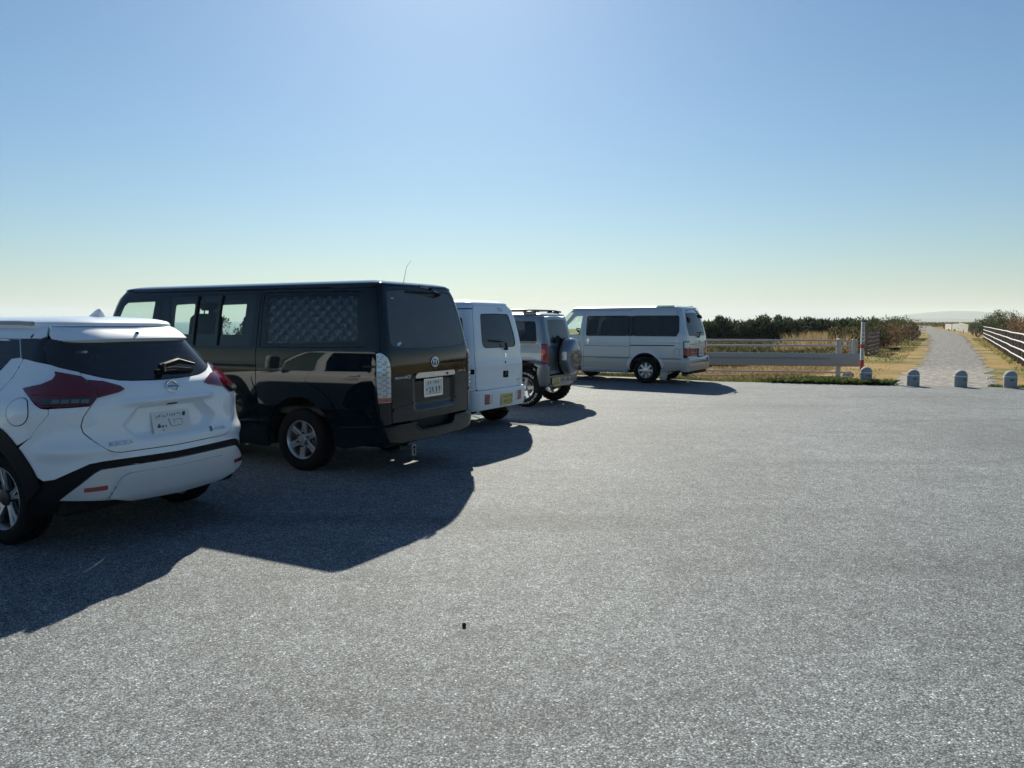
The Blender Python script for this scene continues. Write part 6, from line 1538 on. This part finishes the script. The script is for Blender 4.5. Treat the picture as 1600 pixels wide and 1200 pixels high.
def grass(name, label, X, Y, h0, h1, w, m, r, lean=.35, zoff=0.0):
    n = len(X); H = r.uniform(h0, h1, n); D = rand_dirs(n, r); U = np.stack([D[:, 0] * lean * H, D[:, 1] * lean * H, H], 1)
    a = r.uniform(0, math.pi, n); W = np.stack([np.cos(a), np.sin(a), 0 * a], 1) * (w * r.uniform(.6, 1.4, n))[:, None]
    B = np.stack([D[:, 0], D[:, 1], -.3 * np.ones(n)], 1) * (H * r.uniform(0, .4, n))[:, None]
    o = quads(np.stack([X, Y, land_z(X, Y) - .02 + zoff], 1), U, W, m, name, bend=B)
    o['label'] = label; return kind(o, 'stuff')
def shrub(name, label, loc, rx, ry, h, leafm, n, seed, leaf=.10, group=None, cat='shrub', clumps=26, low=.12, spiky=0.0, twigs=0):
    r = np.random.default_rng(seed); t = thing(name, label, cat, loc, r.uniform(0, 6.28), group)
    # clump centres through the crown's volume, leaves gathered round them
    c = r.normal(size=(clumps, 3)); c /= np.linalg.norm(c, axis=1, keepdims=True); c *= (r.uniform(.25, 1, clumps) ** .5)[:, None]
    cen = np.stack([c[:, 0] * rx * .82, c[:, 1] * ry * .82, h * (low + (1 - low) * (.5 + .46 * c[:, 2]))], 1)
    cr = r.uniform(.16, .36, clumps) * min(rx, h) * .95
    k = r.integers(0, clumps, n); d = rand_dirs(n, r); P = cen[k] + d * (cr[k] * r.uniform(.35, 1, n) ** .6)[:, None]
    P[:, 2] = np.maximum(P[:, 2], .03)
    U = rand_dirs(n, r, .5) * .6 + d * .6; U[:, 2] += spiky; U *= (leaf * r.uniform(.6, 1.3, n))[:, None]
    W = np.cross(U, rand_dirs(n, r)); W *= (leaf * .5 / (np.linalg.norm(W, axis=1) + 1e-9))[:, None]
    quads(P, U, W, leafm, 'crown', t)
    m = MB()
    top = h * .55; m.tube([(0, 0, -.3), (.03, .02, h * .25), (-.02, .03, top)], [.07 * h / 2, .055 * h / 2, .03 * h / 2], 7)
    for j in range(min(9, clumps)):
        e = cen[j]; z0 = h * r.uniform(.08, .4); m.tube([(0, 0, z0), tuple(e * .55 + np.array([0, 0, z0 * .5])), tuple(e)], [.03 * h / 2, .02 * h / 2, .006], 5)
    m.build('trunk', M_BARK, t, smooth=True)
    if twigs:
        C = cen[r.integers(0, clumps, twigs)] * np.array([1, 1, .7]); U2 = rand_dirs(twigs, r, 1.4) * (h * r.uniform(.25, .55, twigs))[:, None]; W2 = np.cross(U2, rand_dirs(twigs, r)); W2 *= (.012 / (np.linalg.norm(W2, axis=1) + 1e-9))[:, None]
        quads(C, U2, W2, L_TWIG, 'twigs', t)
    return t
def px_pos(px, depth): return ((px - 800) / 1202 * depth, depth)
vr = np.random.default_rng(21)
# dark evergreen row beyond the field
row = [(1108, 56, 1.15, 2.0), (1128, 55, 1.0, 2.08), (1148, 57.5, 1.1, 1.95), (1170, 58.5, .8, 1.80), (1192, 57, 1.25, 2.10), (1214, 56.5, 1.2, 2.18), (1238, 58, 1.0, 1.98), (1262, 60, 1.05, 2.0), (1286, 61, 1.1, 2.08), (1309, 62, 1.15, 2.15), (1335, 75, 1.3, 1.9), (1365, 82, 1.5, 1.95), (1395, 90, 1.4, 1.9)]
ORD = ['first', 'second', 'third', 'fourth', 'fifth', 'sixth', 'seventh', 'eighth', 'ninth', 'tenth', 'eleventh', 'twelfth', 'thirteenth']
for i, (px, d, rx, h) in enumerate(row):
    x, y = px_pos(px, d); shrub('evergreen_shrub', ORD[i] + ' dark evergreen shrub from the silver van, in the row beyond the fence', (x, y, float(land_z(x, y))), rx * 1.15, rx, h - .12, L_PINE, 4200, 100 + i, .17, 'row of dark evergreen shrubs', clumps=44, low=.02, spiky=.35)
for i, (px, d, rx, h, lab) in enumerate(((338, 46, .9, 2.3, 'tall leafy shrub seen through the black van windows'), (385, 52, .8, 1.75, 'low leafy shrub seen through the black van windows'))):
    x, y = px_pos(px, d); shrub('leafy_shrub', lab, (x, y, float(land_z(x, y))), rx, rx, h, L_LEAF, 1500, 140 + i, .12, 'leafy shrubs behind the black van', clumps=22, low=.15)
# leafy bushes growing over the old slat fence, left of the path
for i, (s, off, rx, h, m, tw) in enumerate(((3.5, 1.4, 1.1, 1.35, L_BRAMBLE, 140), (8, .9, 1.3, 1.75, L_LEAF, 60), (11.5, .2, 1.2, 1.5, L_TWIG, 260), (15, .7, 1.5, 1.85, L_LEAF, 90), (20, .4, 1.6, 1.6, L_TWIG, 300), (26, .6, 1.7, 1.9, L_LEAF, 60), (33, .5, 1.8, 1.85, L_BRAMBLE, 160), (40, 1.5, 1.8, 2.0, L_LEAF, 40))):
    u = np.array((23, 39.2)) / np.hypot(23, 39.2); p = np.array((16.3, 35.4)) + u * s + np.array((-u[1], u[0])) * off
    shrub('hedge_bush', ORD[i] + ' bush from the near end of the hedge left of the path', (p[0], p[1], -.1), rx, rx, h, m, 2200, 160 + i, .12, 'hedge bushes left of the path', clumps=28, low=.02, twigs=tw)
# right-hand side: brown thicket behind the white-railed fence with a few dark pines
u = np.array((26.7, 46.2)) / np.hypot(26.7, 46.2); nr = np.array((u[1], -u[0]))
for i, (s, off, rx, h, m, n, tw, lab, grp) in enumerate((
    (6, 2.0, 1.2, 1.5, L_TWIG, 900, 420, 0, 0), (9.5, 2.2, 1.3, 1.8, L_TWIG, 900, 480, 0, 0), (13, 2.0, 1.3, 1.75, L_TWIG, 900, 420, 0, 0), (17, 2.4, 1.5, 2.0, L_TWIG, 900, 480, 0, 0), (21, 2.2, 1.5, 2.1, L_TWIG, 900, 460, 0, 0), (26, 2.6, 1.7, 2.0, L_TWIG, 900, 460, 0, 0), (31, 2.6, 1.8, 2.1, L_TWIG, 900, 460, 0, 0), (37, 2.6, 1.9, 2.1, L_TWIG, 900, 420, 0, 0), (43, 2.8, 2.0, 2.1, L_TWIG, 900, 420, 0, 0),
    (17.5, 4.6, .9, 3.0, L_PINE, 1500, 0, 1, 1), (45, 3.2, 1.2, 2.0, L_PINE, 1500, 0, 1, 1), (53, 2.2, 1.2, 1.7, L_PINE, 1700, 0, 1, 1), (61, 1.2, 1.4, 1.9, L_LEAF, 1900, 60, 1, 1), (70, .6, 1.6, 2.0, L_PINE, 1900, 60, 1, 1), (80, 2.4, 2.4, 3.0, L_LEAF, 1900, 40, 1, 1), (96, 2.8, 2.6, 3.0, L_PINE, 1900, 40, 1, 1), (110, 3.6, 2.6, 3.0, L_BRAMBLE, 1900, 40, 1, 1))):
    p = np.array((15.2, 22.3)) + u * s + nr * off
    shrub('thicket_bush' if not lab else 'verge_pine', (ORD[i % 9] + ' bare brown bush from the near end behind the white-railed fence', ORD[i - 9] + ' evergreen from the right edge along the right side of path')[lab], (p[0], p[1], -.1), rx, rx, h, m, n, 190 + i, .13 if lab else .16, ('brown thicket behind the white rails', 'evergreens right of the path')[grp], clumps=24, low=.04, twigs=tw, spiky=.3)
# wood behind the photographer: out of the picture, mirrored in the car bodies
n = 26000; X = vr.uniform(-110, 130, n); Y = vr.uniform(-62, -48, n); tp = 4.2 + 1.3 * np.sin(X * .21) + .9 * np.sin(X * .67 + 1) + .5 * np.sin(X * 1.9)
P = np.stack([X, Y, vr.uniform(0, 1, n) ** .8 * tp], 1); U = rand_dirs(n, vr, .4) * vr.uniform(.4, .9, n)[:, None]; W = np.cross(U, rand_dirs(n, vr)) * .7
o = quads(P, U, W, L_PINE, 'wood'); o['label'] = 'dark pine wood behind the parking lot'; kind(o, 'stuff')
# --- ground cover (uncountable)
def scatter(n, x0, x1, y0, y1, f):
    X = vr.uniform(x0, x1, n); Y = vr.uniform(y0, y1, n); k = f(X, Y); return X[k], Y[k]
def patchy(X, Y, s, t, seed=0): return (np.sin(X * s + seed) * np.sin(Y * s * 1.3 + seed * 2) + np.sin(X * s * 2.3 + Y * s * 1.7 + seed) * .6) > t
off_path = lambda X, Y, w: np.abs(path_dist(X, Y)[0]) > w
be = lambda X, Y: Y - edge_y(X)
X, Y = scatter(30000, 1.5, 9.7, 18.5, 24.5, lambda X, Y: (be(X, Y) > .02) & (be(X, Y) < .75 + .25 * np.sin(X * 2.1)) & (path_dist(X, Y)[0] > 2.4)); grass('verge_grass', 'short green grass along the asphalt edge', X, Y, .05, .17, .014, L_GREEN, vr, .6)
X, Y = scatter(26000, 6.6, 9.35, 18.9, 20.6, lambda X, Y: (be(X, Y) > .0) & (be(X, Y) < .55 + .25 * np.sin(X * 3.3) + .12 * np.sin(X * 11)) & (vr.uniform(6.4, 7.6, len(X)) < X) & (np.hypot(X - 8.93, Y - 19.35) > .13)); grass('verge_weeds', 'dark leafy weeds at the foot of the marker post', X, Y, .05, .22, .06, L_WEED, vr, 1.7)
X, Y = scatter(9000, 3.5, 7.2, 19.5, 22.5, lambda X, Y: (be(X, Y) > .0) & (be(X, Y) < .5) & patchy(X, Y, 1.9, .2, 1)); grass('verge_weeds', 'dark leafy weeds along the asphalt edge by the silver van', X, Y, .04, .14, .04, L_WEED, vr, .9)
X, Y = scatter(3500, 11.3, 12.6, 17.7, 18.6, lambda X, Y: (be(X, Y) > .0) & (be(X, Y) < .45) & (np.hypot(X - 11.78, Y - 18.13) > .16) & (X > 11.55)); grass('verge_weeds', 'low weeds at the foot of the right bollard', X, Y, .03, .12, .03, L_WEED, vr, .9)
X, Y = scatter(60000, 1, 14, 20.5, 34, lambda X, Y: (be(X, Y) > .7) & (path_dist(X, Y)[0] > 3.4) & (path_dist(X, Y)[0] < 16)); grass('field_litter', 'dry brown grass litter under the guard fence', X, Y, .04, .22, .02, L_DRY, vr, 1.1)
X, Y = scatter(80000, 2, 26, 29, 58, lambda X, Y: (path_dist(X, Y)[0] > 4.6) & (path_dist(X, Y)[0] < 26) & patchy(X, Y, .8, -.9, 3)); grass('bramble_field', 'low brambles and ivy filling the field', X, Y, .12, .60, .11, L_BRAMBLE, vr, .9)
X, Y = scatter(26000, 8, 26, 34, 60, lambda X, Y: (path_dist(X, Y)[0] > 4.2) & (path_dist(X, Y)[0] < 9) & (800 + 1202 * X / Y > 1235 + 20 * np.sin(Y)) & patchy(X, Y, .6, -.5, 5)); grass('reed_bed', 'tall dry reeds between the field and the path hedge', X, Y, .4, 1.3, .045, L_DRY, vr, .3)
X, Y = scatter(60000, 8, 40, 19, 70, lambda X, Y: (be(X, Y) > .45) & (path_dist(X, Y)[0] > 1.75) & (path_dist(X, Y)[0] < 4.2) & (vr.uniform(0, 1, len(X)) < .35 + .65 * patchy(X, Y, .9, -.2, 2))); k = (Y < 29 + 1.5 * np.sin(X)) 
grass('golden_grass', 'short golden dry grass left of the path mouth', X[k], Y[k], .03, .12, .018, L_GOLD, vr, .9); grass('verge_grass', 'short green grass left of the path', X[~k], Y[~k], .04, .16, .022, L_GREEN, vr, .8)
X, Y = scatter(60000, 11, 44, 18, 72, lambda X, Y: (be(X, Y) > .3) & (path_dist(X, Y)[0] < -1.8) & (path_dist(X, Y)[0] > -3.9)); k = patchy(X, Y, .55, .1, 4)
grass('golden_grass', 'dry orange grass patches right of the path', X[k], Y[k], .03, .13, .02, L_GOLD, vr, .9); grass('verge_grass', 'green grass below the white-railed fence', X[~k], Y[~k], .05, .22, .024, L_GREEN, vr, .8)
X, Y = scatter(26000, 14, 60, 18, 75, lambda X, Y: (path_dist(X, Y)[0] < -3.7) & (path_dist(X, Y)[0] > -9)); grass('reed_bed', 'dry reeds behind the white-railed fence', X, Y, .35, 1.25, .03, L_TWIG, vr, .3)
# far scrub that reads as one mass
X, Y = scatter(90000, 30, 330, 66, 520, lambda X, Y: (np.abs(path_dist(X, Y)[0]) > 3.2 + .006 * Y) & (path_dist(X, Y)[0] < 60) & (path_dist(X, Y)[0] > -60) & patchy(X, Y, .16, -.25, 7) & (vr.uniform(0, 1, len(X)) < 90 / Y))
grass('far_scrub', 'distant scrub covering the dunes along the path', X, Y, .5, 1.75, .42, L_PINE, vr, .5)
X, Y = scatter(50000, 30, 330, 66, 520, lambda X, Y: (np.abs(path_dist(X, Y)[0]) > 2.6) & (path_dist(X, Y)[0] < 70) & (path_dist(X, Y)[0] > -70) & (vr.uniform(0, 1, len(X)) < 90 / Y))
grass('far_grass', 'distant dry grass on the dunes', X, Y, .2, .9, .20, L_TWIG, vr, .5)
# ------------------------------------------------------------------ air
hz = MB(); hz.box((0, 0, 62), (18800, 18800, 136)); m_h, nt_h, b_h = _new('sea_haze'); nt_h.nodes.remove(b_h)
pv = nt_h.nodes.new('ShaderNodeVolumePrincipled'); pv.inputs['Color'].default_value = (.86, .95, 1.0, 1); pv.inputs['Density'].default_value = 1.35e-4; pv.inputs['Anisotropy'].default_value = .12
nt_h.links.new(pv.outputs[0], nt_h.nodes['Material Output'].inputs['Volume'])
haze = hz.build('haze', m_h); kind(haze, 'stuff'); haze['label'] = 'thin sea haze over the coast'

X, Y = scatter(40000, -60, 4, 25, 80, lambda X, Y: (be(X, Y) > .8) & (path_dist(X, Y)[0] < 66) & patchy(X, Y, .35, -.3, 9)); grass('bramble_field', 'low brambles and dry scrub on the seaward side behind the vehicles', X, Y, .12, .55, .11, L_BRAMBLE, vr, .9)
# wind-blown sand grains, twigs and leaf litter along the asphalt edge
X, Y = scatter(5200, -2, 16, 14, 24, lambda X, Y: (be(X, Y) < .0) & (vr.exponential(.55, len(X)) > -be(X, Y) * 1.1)); n = len(X)
D = rand_dirs(n, vr); D[:, 2] = np.abs(D[:, 2]) * .25; Ln = vr.uniform(.015, .06, n); W = np.cross(D, np.array([0, 0, 1.0])); W *= (Ln * .35)[:, None]
o = quads(np.stack([X, Y, np.full(n, .004)], 1), D * Ln[:, None], W, L_DRY, 'edge_litter'); o['label'] = 'dry leaf and grass litter blown along the asphalt edge'; kind(o, 'stuff')
